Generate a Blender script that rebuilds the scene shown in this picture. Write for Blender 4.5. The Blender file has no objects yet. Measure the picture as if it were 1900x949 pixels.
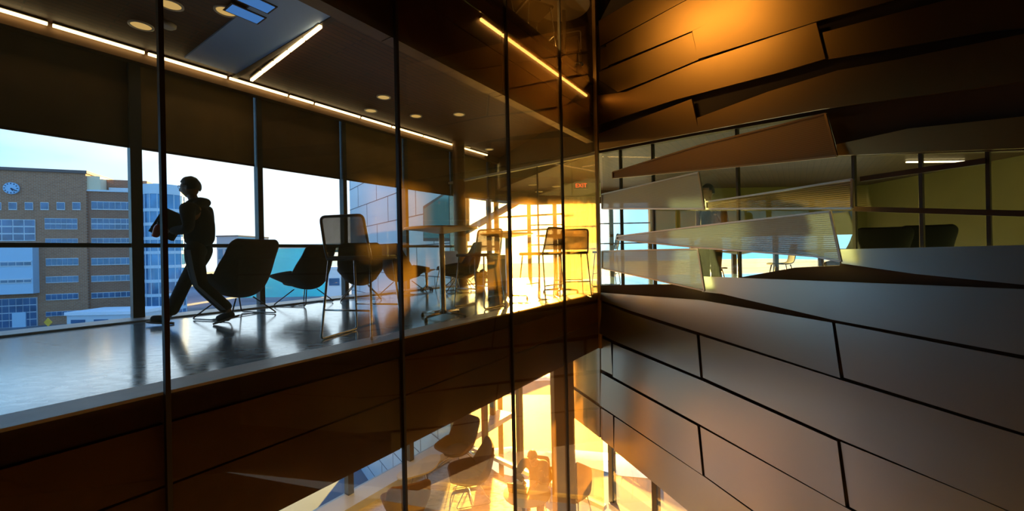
import bpy, bmesh, math, random
from mathutils import Vector, Matrix
random.seed(7)
S = bpy.context.scene
C = S.collection
R = math.radians

# ------------------------------------------------------------------ survey of the place
EYE = 0.78                 # eye height over the upper floor (z = 0)
F = 760.0                  # focal length in pixels of a 1900 px wide frame
LZ = -4.0                  # lower floor
def ray(px, py):
    dx, dy = px - 950, py - 470
    u, v = dx - 0.02 * dy, 0.02 * dx + dy
    return Vector((u / F, 1.0, -v / F))
CAM = Vector((0, 0, EYE))
def on_plane(px, py, P, N):
    r = ray(px, py)
    k = (Vector(P) - CAM).dot(N) / r.dot(N)
    return CAM + r * k
def on_z(px, py, z):
    return on_plane(px, py, (0, 0, z), Vector((0, 0, 1)))
def at_y(px, py, y):
    return CAM + ray(px, py) * y

D = Vector((0.5704, 0.8214, 0)).normalized()      # along the corridor
N = Vector((-D.y, D.x, 0))                        # across it, away from the atrium
P0 = Vector((-2.34, 1.858, 0))
def P(s, w, z=0.0):
    return P0 + D * s + N * w + Vector((0, 0, z))
W_OUT = 4.30
CN = Vector((1.63, 7.57, 0))                      # inner corner of the atrium
E = Vector((0.526, -0.851, 0)).normalized()       # along the right wall
NR = Vector((E.y, -E.x, 0))                       # its face towards the atrium
ANG = math.atan2(D.y, D.x)
CEIL = 3.56
FARCEIL = 2.66
SLABTOP = 3.92
# outer end of the glass partition that closes the corridor
OC = P(9.55, W_OUT)
OP = Vector((-1.59, 10.47, 0))                     # where the partition meets the windows
Q = (CN - OP).normalized()

# ------------------------------------------------------------------ materials
def nodes(m):
    m.use_nodes = True
    nt = m.node_tree
    nt.nodes.clear()
    return nt, nt.nodes, nt.links
def col4(c):
    return (c[0], c[1], c[2], 1.0)
def mat(name, base, rough=0.5, metal=0.0, var=0.0, scale=6.0, bump=0.0, bscale=40.0, rvar=0.0, spec=0.5, stretch=None, detail=6):
    m = bpy.data.materials.new(name)
    nt, nd, lk = nodes(m)
    out = nd.new('ShaderNodeOutputMaterial')
    p = nd.new('ShaderNodeBsdfPrincipled')
    lk.new(p.outputs[0], out.inputs[0])
    p.inputs['Base Color'].default_value = col4(base)
    p.inputs['Roughness'].default_value = rough
    p.inputs['Metallic'].default_value = metal
    p.inputs['Specular IOR Level'].default_value = spec
    tc = nd.new('ShaderNodeTexCoord')
    mp = nd.new('ShaderNodeMapping')
    lk.new(tc.outputs['Object'], mp.inputs[0])
    if stretch:
        mp.inputs['Scale'].default_value = stretch
    if var > 0 or rvar > 0:
        nz = nd.new('ShaderNodeTexNoise')
        nz.inputs['Scale'].default_value = scale
        nz.inputs['Detail'].default_value = detail
        lk.new(mp.outputs[0], nz.inputs['Vector'])
        if var > 0:
            cr = nd.new('ShaderNodeValToRGB')
            cr.color_ramp.elements[0].position = 0.3
            cr.color_ramp.elements[1].position = 0.7
            cr.color_ramp.elements[0].color = col4([max(0, c * (1 - var)) for c in base])
            cr.color_ramp.elements[1].color = col4([min(1, c * (1 + var)) for c in base])
            lk.new(nz.outputs['Fac'], cr.inputs[0])
            lk.new(cr.outputs[0], p.inputs['Base Color'])
        if rvar > 0:
            mr = nd.new('ShaderNodeMapRange')
            mr.inputs['From Min'].default_value = 0.3
            mr.inputs['From Max'].default_value = 0.7
            mr.inputs['To Min'].default_value = max(0.02, rough - rvar)
            mr.inputs['To Max'].default_value = rough + rvar
            lk.new(nz.outputs['Fac'], mr.inputs['Value'])
            lk.new(mr.outputs[0], p.inputs['Roughness'])
    if bump > 0:
        n2 = nd.new('ShaderNodeTexNoise')
        n2.inputs['Scale'].default_value = bscale
        n2.inputs['Detail'].default_value = min(3, detail)
        lk.new(mp.outputs[0], n2.inputs['Vector'])
        b = nd.new('ShaderNodeBump')
        b.inputs['Strength'].default_value = bump
        b.inputs['Distance'].default_value = 0.02
        lk.new(n2.outputs['Fac'], b.inputs['Height'])
        lk.new(b.outputs[0], p.inputs['Normal'])
    return m
def emit(name, color, strength):
    m = bpy.data.materials.new(name)
    nt, nd, lk = nodes(m)
    out = nd.new('ShaderNodeOutputMaterial')
    e = nd.new('ShaderNodeEmission')
    e.inputs[0].default_value = col4(color)
    e.inputs[1].default_value = strength
    lk.new(e.outputs[0], out.inputs[0])
    return m
def glass(name, tint=(0.97, 0.98, 1.0), gloss=0.06, scatter=0.0, scatter_col=(1, .7, .3), rough=0.0):
    m = bpy.data.materials.new(name)
    nt, nd, lk = nodes(m)
    out = nd.new('ShaderNodeOutputMaterial')
    t = nd.new('ShaderNodeBsdfTransparent')
    t.inputs[0].default_value = col4(tint)
    g = nd.new('ShaderNodeBsdfGlossy')
    g.inputs['Roughness'].default_value = rough
    lw = nd.new('ShaderNodeLayerWeight')
    lw.inputs[0].default_value = 0.25
    mu = nd.new('ShaderNodeMath'); mu.operation = 'MULTIPLY_ADD'
    mu.inputs[1].default_value = 0.25
    mu.inputs[2].default_value = gloss * 0.5
    lk.new(lw.outputs['Fresnel'], mu.inputs[0])
    mx = nd.new('ShaderNodeMixShader')
    lk.new(mu.outputs[0], mx.inputs[0])
    lk.new(t.outputs[0], mx.inputs[1])
    lk.new(g.outputs[0], mx.inputs[2])
    last = mx
    if scatter > 0:
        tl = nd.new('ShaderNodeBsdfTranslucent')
        tl.inputs[0].default_value = col4(scatter_col)
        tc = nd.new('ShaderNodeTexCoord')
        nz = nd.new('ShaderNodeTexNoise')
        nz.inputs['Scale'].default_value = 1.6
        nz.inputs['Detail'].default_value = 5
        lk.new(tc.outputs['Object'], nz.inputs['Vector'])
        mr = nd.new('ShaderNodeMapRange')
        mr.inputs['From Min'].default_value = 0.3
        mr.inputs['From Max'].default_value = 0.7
        mr.inputs['To Min'].default_value = scatter * 0.6
        mr.inputs['To Max'].default_value = scatter * 1.4
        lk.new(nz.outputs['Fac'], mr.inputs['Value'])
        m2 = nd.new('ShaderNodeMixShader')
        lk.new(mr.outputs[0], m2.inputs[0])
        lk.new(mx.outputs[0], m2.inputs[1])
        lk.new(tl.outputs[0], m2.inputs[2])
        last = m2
    lk.new(last.outputs[0], out.inputs[0])
    return m

def floor_mat(name, base, rough):
    m = bpy.data.materials.new(name)
    nt, nd, lk = nodes(m)
    out = nd.new('ShaderNodeOutputMaterial')
    p = nd.new('ShaderNodeBsdfPrincipled')
    lk.new(p.outputs[0], out.inputs[0])
    tc = nd.new('ShaderNodeTexCoord')
    n1 = nd.new('ShaderNodeTexNoise'); n1.inputs['Scale'].default_value = 1.3; n1.inputs['Detail'].default_value = 9
    n1.inputs['Roughness'].default_value = 0.65
    n2 = nd.new('ShaderNodeTexNoise'); n2.inputs['Scale'].default_value = 9; n2.inputs['Detail'].default_value = 8
    mp = nd.new('ShaderNodeMapping'); mp.inputs['Rotation'].default_value = (0, 0, -ANG); mp.inputs['Scale'].default_value = (1, 2.2, 1)
    lk.new(tc.outputs['Object'], mp.inputs[0])
    lk.new(mp.outputs[0], n1.inputs['Vector']); lk.new(mp.outputs[0], n2.inputs['Vector'])
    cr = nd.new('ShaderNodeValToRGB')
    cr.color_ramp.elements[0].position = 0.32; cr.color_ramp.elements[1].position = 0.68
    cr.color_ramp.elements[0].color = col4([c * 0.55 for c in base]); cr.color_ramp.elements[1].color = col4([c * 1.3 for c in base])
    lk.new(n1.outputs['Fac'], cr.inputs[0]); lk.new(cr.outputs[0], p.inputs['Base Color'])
    mr = nd.new('ShaderNodeMapRange')
    mr.inputs['From Min'].default_value = 0.3; mr.inputs['From Max'].default_value = 0.7
    mr.inputs['To Min'].default_value = rough * 0.55; mr.inputs['To Max'].default_value = rough * 1.6
    lk.new(n2.outputs['Fac'], mr.inputs['Value']); lk.new(mr.outputs[0], p.inputs['Roughness'])
    b = nd.new('ShaderNodeBump'); b.inputs['Strength'].default_value = 0.008; b.inputs['Distance'].default_value = 0.01
    lk.new(n2.outputs['Fac'], b.inputs['Height']); lk.new(b.outputs[0], p.inputs['Normal'])
    p.inputs['Specular IOR Level'].default_value = 0.8
    p.inputs['Coat Weight'].default_value = 0.9; p.inputs['Coat Roughness'].default_value = rough * .7; p.inputs['Coat IOR'].default_value = 2.3
    return m

def slat_mat(name, base, rough, period=0.09):
    m = bpy.data.materials.new(name)
    nt, nd, lk = nodes(m)
    out = nd.new('ShaderNodeOutputMaterial')
    p = nd.new('ShaderNodeBsdfPrincipled')
    lk.new(p.outputs[0], out.inputs[0])
    tc = nd.new('ShaderNodeTexCoord')
    mp = nd.new('ShaderNodeMapping'); mp.inputs['Rotation'].default_value = (0, 0, -ANG)
    lk.new(tc.outputs['Object'], mp.inputs[0])
    br = nd.new('ShaderNodeTexBrick')
    br.inputs['Scale'].default_value = 1.0
    br.inputs['Brick Width'].default_value = 1.3
    br.inputs['Row Height'].default_value = period
    br.inputs['Mortar Size'].default_value = 0.008
    br.inputs['Color1'].default_value = col4(base)
    br.inputs['Color2'].default_value = col4([c * 0.75 for c in base])
    br.inputs['Mortar'].default_value = col4([c * 0.15 for c in base])
    lk.new(mp.outputs[0], br.inputs['Vector'])
    lk.new(br.outputs['Color'], p.inputs['Base Color'])
    b = nd.new('ShaderNodeBump'); b.inputs['Strength'].default_value = 0.6; b.inputs['Distance'].default_value = 0.01; b.invert = True
    lk.new(br.outputs['Fac'], b.inputs['Height']); lk.new(b.outputs[0], p.inputs['Normal'])
    p.inputs['Roughness'].default_value = rough
    return m

def perf_mat(name, base, rough, hole=0.5, pitch=0.02):
    """perforated sheet: rows of small holes, seen as clear dots"""
    m = bpy.data.materials.new(name)
    nt, nd, lk = nodes(m)
    out = nd.new('ShaderNodeOutputMaterial')
    p = nd.new('ShaderNodeBsdfPrincipled')
    p.inputs['Base Color'].default_value = col4(base); p.inputs['Roughness'].default_value = rough; p.inputs['Metallic'].default_value = 0.2
    tr = nd.new('ShaderNodeBsdfTransparent')
    tl = nd.new('ShaderNodeBsdfTranslucent'); tl.inputs[0].default_value = col4(base)
    mx0 = nd.new('ShaderNodeMixShader'); mx0.inputs[0].default_value = 0.06
    lk.new(p.outputs[0], mx0.inputs[1]); lk.new(tl.outputs[0], mx0.inputs[2])
    tc = nd.new('ShaderNodeTexCoord')
    wv = nd.new('ShaderNodeTexWave'); wv.bands_direction = 'Z'; wv.inputs['Scale'].default_value = 0.314 / pitch / 1.0
    lk.new(tc.outputs['Object'], wv.inputs['Vector'])
    mr = nd.new('ShaderNodeMapRange')
    mr.inputs['From Min'].default_value = 0.35; mr.inputs['From Max'].default_value = 0.65
    mr.inputs['To Min'].default_value = hole * 0.55; mr.inputs['To Max'].default_value = min(1, hole * 1.45)
    lk.new(wv.outputs['Fac'], mr.inputs['Value'])
    mx = nd.new('ShaderNodeMixShader')
    lk.new(mr.outputs[0], mx.inputs[0]); lk.new(mx0.outputs[0], mx.inputs[1]); lk.new(tr.outputs[0], mx.inputs[2])
    lk.new(mx.outputs[0], out.inputs[0])
    return m

def brick_mat(name, c1, c2, mortar, bw=0.6, rh=0.25):
    m = bpy.data.materials.new(name)
    nt, nd, lk = nodes(m)
    out = nd.new('ShaderNodeOutputMaterial')
    p = nd.new('ShaderNodeBsdfPrincipled'); p.inputs['Roughness'].default_value = 0.85
    lk.new(p.outputs[0], out.inputs[0])
    tc = nd.new('ShaderNodeTexCoord')
    sp = nd.new('ShaderNodeSeparateXYZ'); lk.new(tc.outputs['Object'], sp.inputs[0])
    cb = nd.new('ShaderNodeCombineXYZ'); lk.new(sp.outputs['X'], cb.inputs['X']); lk.new(sp.outputs['Z'], cb.inputs['Y'])
    br = nd.new('ShaderNodeTexBrick')
    br.inputs['Scale'].default_value = 1.0; br.inputs['Brick Width'].default_value = bw; br.inputs['Row Height'].default_value = rh
    br.inputs['Mortar Size'].default_value = 0.02
    br.inputs['Color1'].default_value = col4(c1); br.inputs['Color2'].default_value = col4(c2); br.inputs['Mortar'].default_value = col4(mortar)
    lk.new(cb.outputs[0], br.inputs['Vector']); lk.new(br.outputs['Color'], p.inputs['Base Color'])
    return m

M = {}
M['floor'] = floor_mat('polished_concrete', (0.30, 0.50, 0.62), 0.17)  # blue in the base colour stands in for reflected sky
M['floor_low'] = floor_mat('pale_terrazzo', (0.66, 0.55, 0.38), 0.30)
M['ceil'] = slat_mat('dark_slat_ceiling', (0.075, 0.021, 0.004), 0.55)
M['ceil_far'] = slat_mat('brown_slat_ceiling', (0.045, 0.018, 0.007), 0.5, 0.12)
M['slab'] = mat('dark_plaster', (0.030, 0.014, 0.007), 0.8, var=0.2)
M['fascia'] = mat('bronze_fascia', (0.115, 0.06, 0.026), 0.45, 0.35, var=0.25, scale=1.2, bump=0.05, bscale=3)
M['fascia_dark'] = mat('dark_bronze_fascia', (0.035, 0.015, 0.007), 0.5, 0.2, var=0.3, scale=3)
M['edge'] = mat('pale_stone_edge', (0.62, 0.58, 0.52), 0.4, var=0.12)
M['sill'] = mat('white_sill', (0.72, 0.74, 0.76), 0.35)
M['mullion'] = mat('anodised_mullion', (0.055, 0.050, 0.048), 0.42, 0.5)
M['mullion_pale'] = mat('bronze_post', (0.42, 0.27, 0.12), 0.4, 0.6)
M['joint'] = mat('black_joint_seal', (0.02, 0.012, 0.008), 0.6)
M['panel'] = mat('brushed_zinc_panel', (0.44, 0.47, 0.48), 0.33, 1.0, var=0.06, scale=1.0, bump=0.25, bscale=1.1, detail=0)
M['panel_up'] = mat('warm_lit_panel', (0.36, 0.22, 0.09), 0.34, 1.0, var=0.06, scale=1.0, bump=0.3, bscale=1.1, detail=0)  # same grey metal as below, with warm light painted into its colour
M['panel_dk'] = mat('shadow_gap_backing', (0.030, 0.014, 0.008), 0.7)
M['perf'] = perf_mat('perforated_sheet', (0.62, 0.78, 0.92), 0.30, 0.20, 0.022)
M['perf_up'] = perf_mat('warm_lit_perforated_sheet', (0.34, 0.20, 0.09), 0.45, 0.16, 0.022)  # brown of the warm light put into the upper sheet's colour
M['perf_clear'] = perf_mat('open_perforated_sheet', (0.55, 0.47, 0.34), 0.45, 0.66, 0.022)
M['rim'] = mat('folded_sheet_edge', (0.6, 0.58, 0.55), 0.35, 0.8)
M['rim_up'] = mat('warm_lit_edge', (0.35, 0.22, 0.11), 0.4, 0.8)  # edge colour carries the same painted warm light
M['glass_in'] = glass('atrium_glass', (0.95, 0.93, 0.90), 0.06, 0.018, (1.0, 0.62, 0.22))  # amber scatter imitates flare glow, stronger in the next two
M['glass_mid'] = glass('faint_flare_glass', (0.97, 0.91, 0.80), 0.05, 0.028, (1.0, 0.58, 0.16))
M['glass_amber'] = glass('flare_glow_glass', (0.98, 0.89, 0.72), 0.05, 0.07, (1.0, 0.58, 0.14))  # amber tint and scatter stand in for lens flare around the sun
M['glass_out'] = glass('window_glass', (0.86, 0.95, 1.0), 0.04)
M['glass_part'] = glass('partition_glass', (0.97, 0.93, 0.82), 0.05, 0.02, (1, .7, .3))
M['glass_rib'] = glass('ribbon_glass', (0.88, 0.90, 0.88), 0.05)
M['shade'] = mat('brown_roller_fabric', (0.10, 0.055, 0.022), 0.85, var=0.12, scale=3)
M['shade_pale'] = mat('tan_roller_fabric', (0.19, 0.115, 0.042), 0.85, var=0.12, scale=3)
M['led'] = emit('led_strip', (1.0, 0.76, 0.36), 5.0)
M['strip_reflection'] = emit('strip_reflection_glow', (1.0, 0.55, 0.16), 2.6)
M['down'] = emit('downlight_lens', (1.0, 0.66, 0.22), 0.55)
M['sky_glint'] = emit('sky_glint_glow', (0.10, 0.34, 0.95), 0.5)  # glow standing in for sky reflected at the ceiling
M['white_trim'] = mat('white_metal_trim', (0.55, 0.52, 0.48), 0.4)
M['cool_panel'] = mat('sky_tinted_ceiling_panel', (0.26, 0.46, 0.95), 0.4, 0.2, bump=0.08, bscale=2)  # blue of reflected sky put into the base colour
M['fabric'] = mat('dark_wool_upholstery', (0.060, 0.030, 0.022), 0.9, var=0.2, scale=20, bump=0.2, bscale=200)
M['fabric_low'] = mat('brown_wool_upholstery', (0.11, 0.045, 0.018), 0.85, var=0.15, scale=12, bump=0.2, bscale=200)
M['fabric_black'] = mat('black_wool_upholstery', (0.006, 0.005, 0.004), 1.0, bump=0.2, bscale=200)
M['chrome'] = mat('brushed_chrome', (0.55, 0.53, 0.50), 0.22, 1.0)
M['steel_dark'] = mat('dark_steel_tube', (0.12, 0.10, 0.085), 0.35, 0.9)
M['mesh'] = glass('stool_mesh_fabric', (0.42, 0.38, 0.34), 0.0, 0.25, (0.2, 0.14, 0.10), 0.6)
M['seatpad'] = mat('dark_seat_pad', (0.05, 0.035, 0.028), 0.7)
M['tabletop'] = mat('white_laminate', (0.70, 0.66, 0.58), 0.3, var=0.05)
M['tabletop_dk'] = mat('dark_laminate', (0.03, 0.024, 0.02), 0.35)
M['plastic_pale'] = mat('pale_plastic_shell', (0.60, 0.58, 0.55), 0.4)
M['white_wall'] = mat('white_painted_wall', (0.78, 0.72, 0.60), 0.6, var=0.04)
m = mat('sheer_white_fabric', (0.85, 0.80, 0.70), 0.9)
nt = m.node_tree; pr = [n for n in nt.nodes if n.type == 'BSDF_PRINCIPLED'][0]; ou = [n for n in nt.nodes if n.type == 'OUTPUT_MATERIAL'][0]
tl = nt.nodes.new('ShaderNodeBsdfTranslucent'); tl.inputs[0].default_value = (.85, .80, .70, 1)
mx = nt.nodes.new('ShaderNodeMixShader'); mx.inputs[0].default_value = .5
nt.links.new(pr.outputs[0], mx.inputs[1]); nt.links.new(tl.outputs[0], mx.inputs[2]); nt.links.new(mx.outputs[0], ou.inputs[0])
M['sheer'] = m
M['yellow_wall'] = mat('yellow_green_wall', (0.17, 0.125, 0.035), 0.7, var=0.06, scale=1.5)
M['dark_wall'] = mat('dark_brown_wall', (0.022, 0.010, 0.006), 0.8)
M['column'] = mat('bronze_column_casing', (0.16, 0.085, 0.035), 0.45, 0.3)
M['leaf'] = mat('dark_green_leaf', (0.05, 0.06, 0.02), 0.5, var=0.3)
M['pot'] = mat('brown_plant_pot', (0.10, 0.05, 0.025), 0.6)
M['skin'] = mat('skin', (0.30, 0.17, 0.11), 0.55, var=0.06)
M['hair'] = mat('black_hair', (0.010, 0.008, 0.007), 0.5, bump=0.4, bscale=120)
M['hoodie'] = mat('charcoal_hoodie', (0.018, 0.018, 0.022), 0.9, bump=0.2, bscale=60)
M['trousers'] = mat('black_trousers', (0.012, 0.012, 0.014), 0.85, bump=0.15, bscale=50)
M['stripe'] = mat('grey_side_stripe', (0.30, 0.29, 0.28), 0.8)
M['shoe'] = mat('dark_trainer', (0.03, 0.018, 0.014), 0.6)
M['sole'] = mat('trainer_sole', (0.35, 0.22, 0.16), 0.7)
M['book'] = mat('dark_folder_cover', (0.035, 0.028, 0.022), 0.6)
M['paper'] = mat('paper_block', (0.35, 0.32, 0.28), 0.8)
M['shirt_low'] = mat('brown_jacket', (0.05, 0.022, 0.01), 0.85)
M['red'] = mat('red_bottle_plastic', (0.75, 0.04, 0.01), 0.25)
M['black'] = mat('black_plastic', (0.012, 0.011, 0.010), 0.45)
M['red_sign'] = emit('lit_red_letters', (1.0, 0.12, 0.03), 2.0)
# outside
M['brick'] = brick_mat('warm_brick', (0.42, 0.19, 0.10), (0.34, 0.15, 0.08), (0.45, 0.32, 0.24))
M['brick_dk'] = brick_mat('deep_brick', (0.34, 0.15, 0.085), (0.28, 0.12, 0.07), (0.38, 0.27, 0.2))
M['cream'] = mat('cream_render', (0.80, 0.66, 0.46), 0.7)
M['blue_metal'] = mat('pale_blue_cladding', (0.42, 0.62, 0.80), 0.5)
M['win_frame'] = mat('pale_window_frame', (0.60, 0.66, 0.72), 0.5)
M['win_glass'] = mat('far_window_glass', (0.05, 0.13, 0.26), 0.08, 0.0, var=0.4, scale=0.5, spec=0.9)
M['roof'] = mat('dark_roof_edge', (0.16, 0.12, 0.11), 0.8)
M['tower_glass'] = mat('tower_glass', (0.07, 0.22, 0.42), 0.06, 0.2, var=0.4, scale=0.3, spec=0.9)
M['tower_band'] = mat('tower_spandrel', (0.55, 0.68, 0.80), 0.5)
M['clock_face'] = mat('clock_face', (0.35, 0.55, 0.78), 0.5)
M['clock_dark'] = mat('clock_marks', (0.03, 0.05, 0.10), 0.5)
M['cyan'] = mat('cyan_building_wrap', (0.02, 0.62, 0.90), 0.55, var=0.08, scale=0.15)
M['wing'] = mat('pale_zinc_cladding', (0.60, 0.70, 0.80), 0.4, 0.3, var=0.05, scale=0.4)
M['wing_seam'] = mat('cladding_seam', (0.10, 0.13, 0.17), 0.7)
M['teal'] = mat('teal_window_glass', (0.10, 0.34, 0.36), 0.08, spec=0.9)
M['far_grey'] = mat('far_grey_block', (0.36, 0.42, 0.50), 0.8)
M['snow'] = mat('snow', (0.82, 0.86, 0.92), 0.7, var=0.06)
M['ground'] = mat('winter_ground', (0.13, 0.18, 0.24), 0.85, var=0.5, scale=0.06)
M['asphalt'] = mat('asphalt', (0.11, 0.11, 0.12), 0.6, var=0.3, scale=0.3)
M['car'] = mat('white_car_paint', (0.75, 0.78, 0.82), 0.3)
M['sign_yellow'] = mat('yellow_sign', (0.75, 0.42, 0.02), 0.5)

# ------------------------------------------------------------------ mesh helpers
def bm_obj(name, bm, m, parent=None, smooth=False, world=True):
    me = bpy.data.meshes.new(name)
    bmesh.ops.recalc_face_normals(bm, faces=bm.faces[:])
    bm.to_mesh(me); bm.free()
    if m is not None:
        for mm in (m if isinstance(m, (list, tuple)) else [m]):
            me.materials.append(mm)
    if smooth:
        for p in me.polygons: p.use_smooth = True
    o = bpy.data.objects.new(name, me)
    C.objects.link(o)
    if parent is not None:
        o.parent = parent
    return o
def mesh_obj(name, me, m, parent=None, smooth=True):
    if not me.materials: me.materials.append(m)
    for p in me.polygons: p.use_smooth = smooth
    o = bpy.data.objects.new(name, me)
    C.objects.link(o)
    if parent is not None: o.parent = parent
    return o
def box(bm, lo, hi, mtx=None, bev=0.0):
    r = bmesh.ops.create_cube(bm, size=1.0)
    vs = r['verts']
    c = [(lo[i] + hi[i]) / 2 for i in range(3)]; s = [abs(hi[i] - lo[i]) for i in range(3)]
    for v in vs:
        v.co = Vector((c[0] + v.co.x * s[0], c[1] + v.co.y * s[1], c[2] + v.co.z * s[2]))
    if bev > 0:
        es = set()
        for v in vs: es.update(v.link_edges)
        rr = bmesh.ops.bevel(bm, geom=list(es), offset=bev, segments=2, affect='EDGES', profile=0.5)
        vs = list({v for f in rr['faces'] for v in f.verts} | {v for v in vs if v.is_valid})
    if mtx is not None:
        for v in vs:
            if v.is_valid: v.co = mtx @ v.co
    return vs
def prism(bm, pts, z0, z1):
    """plan polygon pulled up from z0 to z1"""
    a = [bm.verts.new((p[0], p[1], z0)) for p in pts]
    b = [bm.verts.new((p[0], p[1], z1)) for p in pts]
    n = len(pts)
    bm.faces.new(a[::-1]); bm.faces.new(b)
    for i in range(n):
        bm.faces.new((a[i], a[(i + 1) % n], b[(i + 1) % n], b[i]))
def slab3(bm, pts, off):
    """polygon in space thickened by the vector off"""
    a = [bm.verts.new(p) for p in pts]
    b = [bm.verts.new(Vector(p) + off) for p in pts]
    n = len(pts)
    bm.faces.new(a); bm.faces.new(b[::-1])
    for i in range(n):
        bm.faces.new((a[i], b[i], b[(i + 1) % n], a[(i + 1) % n]))
def wallbox(bm, s0, s1, w0, w1, z0, z1):
    slab3(bm, [P(s0, w0, z0), P(s1, w0, z0), P(s1, w0, z1), P(s0, w0, z1)], N * (w1 - w0))
def bar3(bm, a, b, wx, wz, up=Vector((0, 0, 1))):
    """rectangular bar from a to b"""
    a = Vector(a); b = Vector(b)
    d = (b - a).normalized()
    x = d.cross(up)
    if x.length < 1e-4: x = d.cross(Vector((1, 0, 0)))
    x.normalize(); y = x.cross(d).normalized()
    q = [x * wx / 2 + y * wz / 2, -x * wx / 2 + y * wz / 2, -x * wx / 2 - y * wz / 2, x * wx / 2 - y * wz / 2]
    slab3(bm, [a + k for k in q], b - a)
def tube(bm, pts, r, seg=8, closed=False):
    pts = [Vector(p) for p in pts]
    n = len(pts)
    rings = []
    prev = None
    for i, p in enumerate(pts):
        if closed:
            d = (pts[(i + 1) % n] - pts[i - 1]).normalized()
        else:
            d = (pts[min(i + 1, n - 1)] - pts[max(i - 1, 0)]).normalized()
        if prev is None:
            x = d.cross(Vector((0, 0, 1)))
            if x.length < 1e-3: x = d.cross(Vector((0, 1, 0)))
        else:
            x = prev - d * prev.dot(d)
        x.normalize(); prev = x
        y = d.cross(x)
        rr = r[i] if isinstance(r, (list, tuple)) else r
        rings.append([bm.verts.new(p + x * math.cos(2 * math.pi * k / seg) * rr + y * math.sin(2 * math.pi * k / seg) * rr) for k in range(seg)])
    m = n if closed else n - 1
    for i in range(m):
        a, b = rings[i], rings[(i + 1) % n]
        for k in range(seg):
            bm.faces.new((a[k], a[(k + 1) % seg], b[(k + 1) % seg], b[k]))
    if not closed:
        bm.faces.new(rings[0][::-1]); bm.faces.new(rings[-1])
def round_path(pts, rad=0.05, seg=4):
    """polyline with its inner corners rounded"""
    pts = [Vector(p) for p in pts]
    out = [pts[0]]
    for i in range(1, len(pts) - 1):
        a, b, c = pts[i - 1], pts[i], pts[i + 1]
        r = min(rad, (a - b).length * 0.45, (c - b).length * 0.45)
        p, q = b + (a - b).normalized() * r, b + (c - b).normalized() * r
        for k in range(seg + 1):
            t = k / seg
            out.append(p * (1 - t) ** 2 + b * 2 * t * (1 - t) + q * t * t)
    out.append(pts[-1])
    return out
def lathe(bm, prof, seg=32, center=(0, 0, 0)):
    cx, cy, cz = center
    rings = []
    for r, z in prof:
        if r < 1e-5:
            rings.append([bm.verts.new((cx, cy, cz + z))])
        else:
            rings.append([bm.verts.new((cx + r * math.cos(2 * math.pi * k / seg), cy + r * math.sin(2 * math.pi * k / seg), cz + z)) for k in range(seg)])
    for i in range(len(rings) - 1):
        a, b = rings[i], rings[i + 1]
        for k in range(seg):
            k2 = (k + 1) % seg
            if len(a) == 1 and len(b) == 1: continue
            if len(a) == 1: bm.faces.new((a[0], b[k], b[k2]))
            elif len(b) == 1: bm.faces.new((a[k], a[k2], b[0]))
            else: bm.faces.new((a[k], a[k2], b[k2], b[k]))
def NB(): return bmesh.new()
def V3(*a): return Vector(a)
def empty(name, loc=(0, 0, 0), rz=0.0, scale=1.0):
    o = bpy.data.objects.new(name, None)
    C.objects.link(o)
    o.location = loc; o.rotation_euler = (0, 0, rz); o.scale = (scale,) * 3
    o.empty_display_size = 0.2
    return o
def tag(o, label, cat, group=None, kind=None):
    o['label'] = label; o['category'] = cat
    if group: o['group'] = group
    if kind: o['kind'] = kind
    return o
def struct(o):
    o['kind'] = 'structure'
    return o
def kids(o): return [c for c in bpy.data.objects if c.parent == o]
def copy_tree(o, parent=None):
    c = o.copy(); C.objects.link(c)
    if parent is not None: c.parent = parent
    for ch in kids(o): copy_tree(ch, c)
    return c
def place(o, loc, rz, scale=1.0):
    o.location = loc; o.rotation_euler = (0, 0, rz); o.scale = (scale,) * 3
    return o

# ================================================================== SETTING
LEFT = -3.2
# plan outlines
far_y = 12.75
plan = [P(LEFT, 0.08), P(6.88, 0.08), CN - NR * 0.12 + E * 0.06, CN + E * 8.5 - NR * 0.12, Vector((11, 3.0, 0)), Vector((11, far_y, 0)),
        Vector((0.55, far_y, 0)), OC, P(LEFT, W_OUT)]
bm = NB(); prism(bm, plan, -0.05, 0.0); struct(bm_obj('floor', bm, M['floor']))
bm = NB(); prism(bm, plan, -1.0, -0.052); struct(bm_obj('ceiling_lower', bm, M['slab']))
cplan = [P(LEFT, 0.22), P(6.9, 0.22), CN - Q * 0.05, OC, P(LEFT, W_OUT)]
bm = NB(); prism(bm, cplan, CEIL, CEIL + 0.06); struct(bm_obj('ceiling', bm, M['ceil']))
fplan = [CN - NR * 0.12 + E * 0.06, CN + E * 8.5 - NR * 0.12, Vector((11, 3.0, 0)), Vector((11, far_y, 0)), Vector((0.55, far_y, 0)), OC]
bm = NB(); prism(bm, fplan, FARCEIL, FARCEIL + 0.06); struct(bm_obj('ceiling_far', bm, M['ceil_far']))
bm = NB(); prism(bm, plan, CEIL + 0.062, SLABTOP); struct(bm_obj('floor_upper', bm, M['slab']))
bm = NB(); prism(bm, plan, SLABTOP + .001, SLABTOP + .012); struct(bm_obj('floor_top', bm, M['floor_low']))
bm = NB(); prism(bm, [(-14, -6), (12, -6), (12, 14), (-14, 14)], 7.5, 7.7); struct(bm_obj('ceiling_atrium', bm, M['slab']))
# lower floor: room and the atrium well
lplan = [P(LEFT - 1, W_OUT + .02), OP, CN + E * 8.5, Vector((7, -6, 0)), Vector((-12, -6, 0))]
bm = NB(); prism(bm, lplan, LZ - 0.3, LZ); struct(bm_obj('floor_lower', bm, M['floor_low']))
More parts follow.
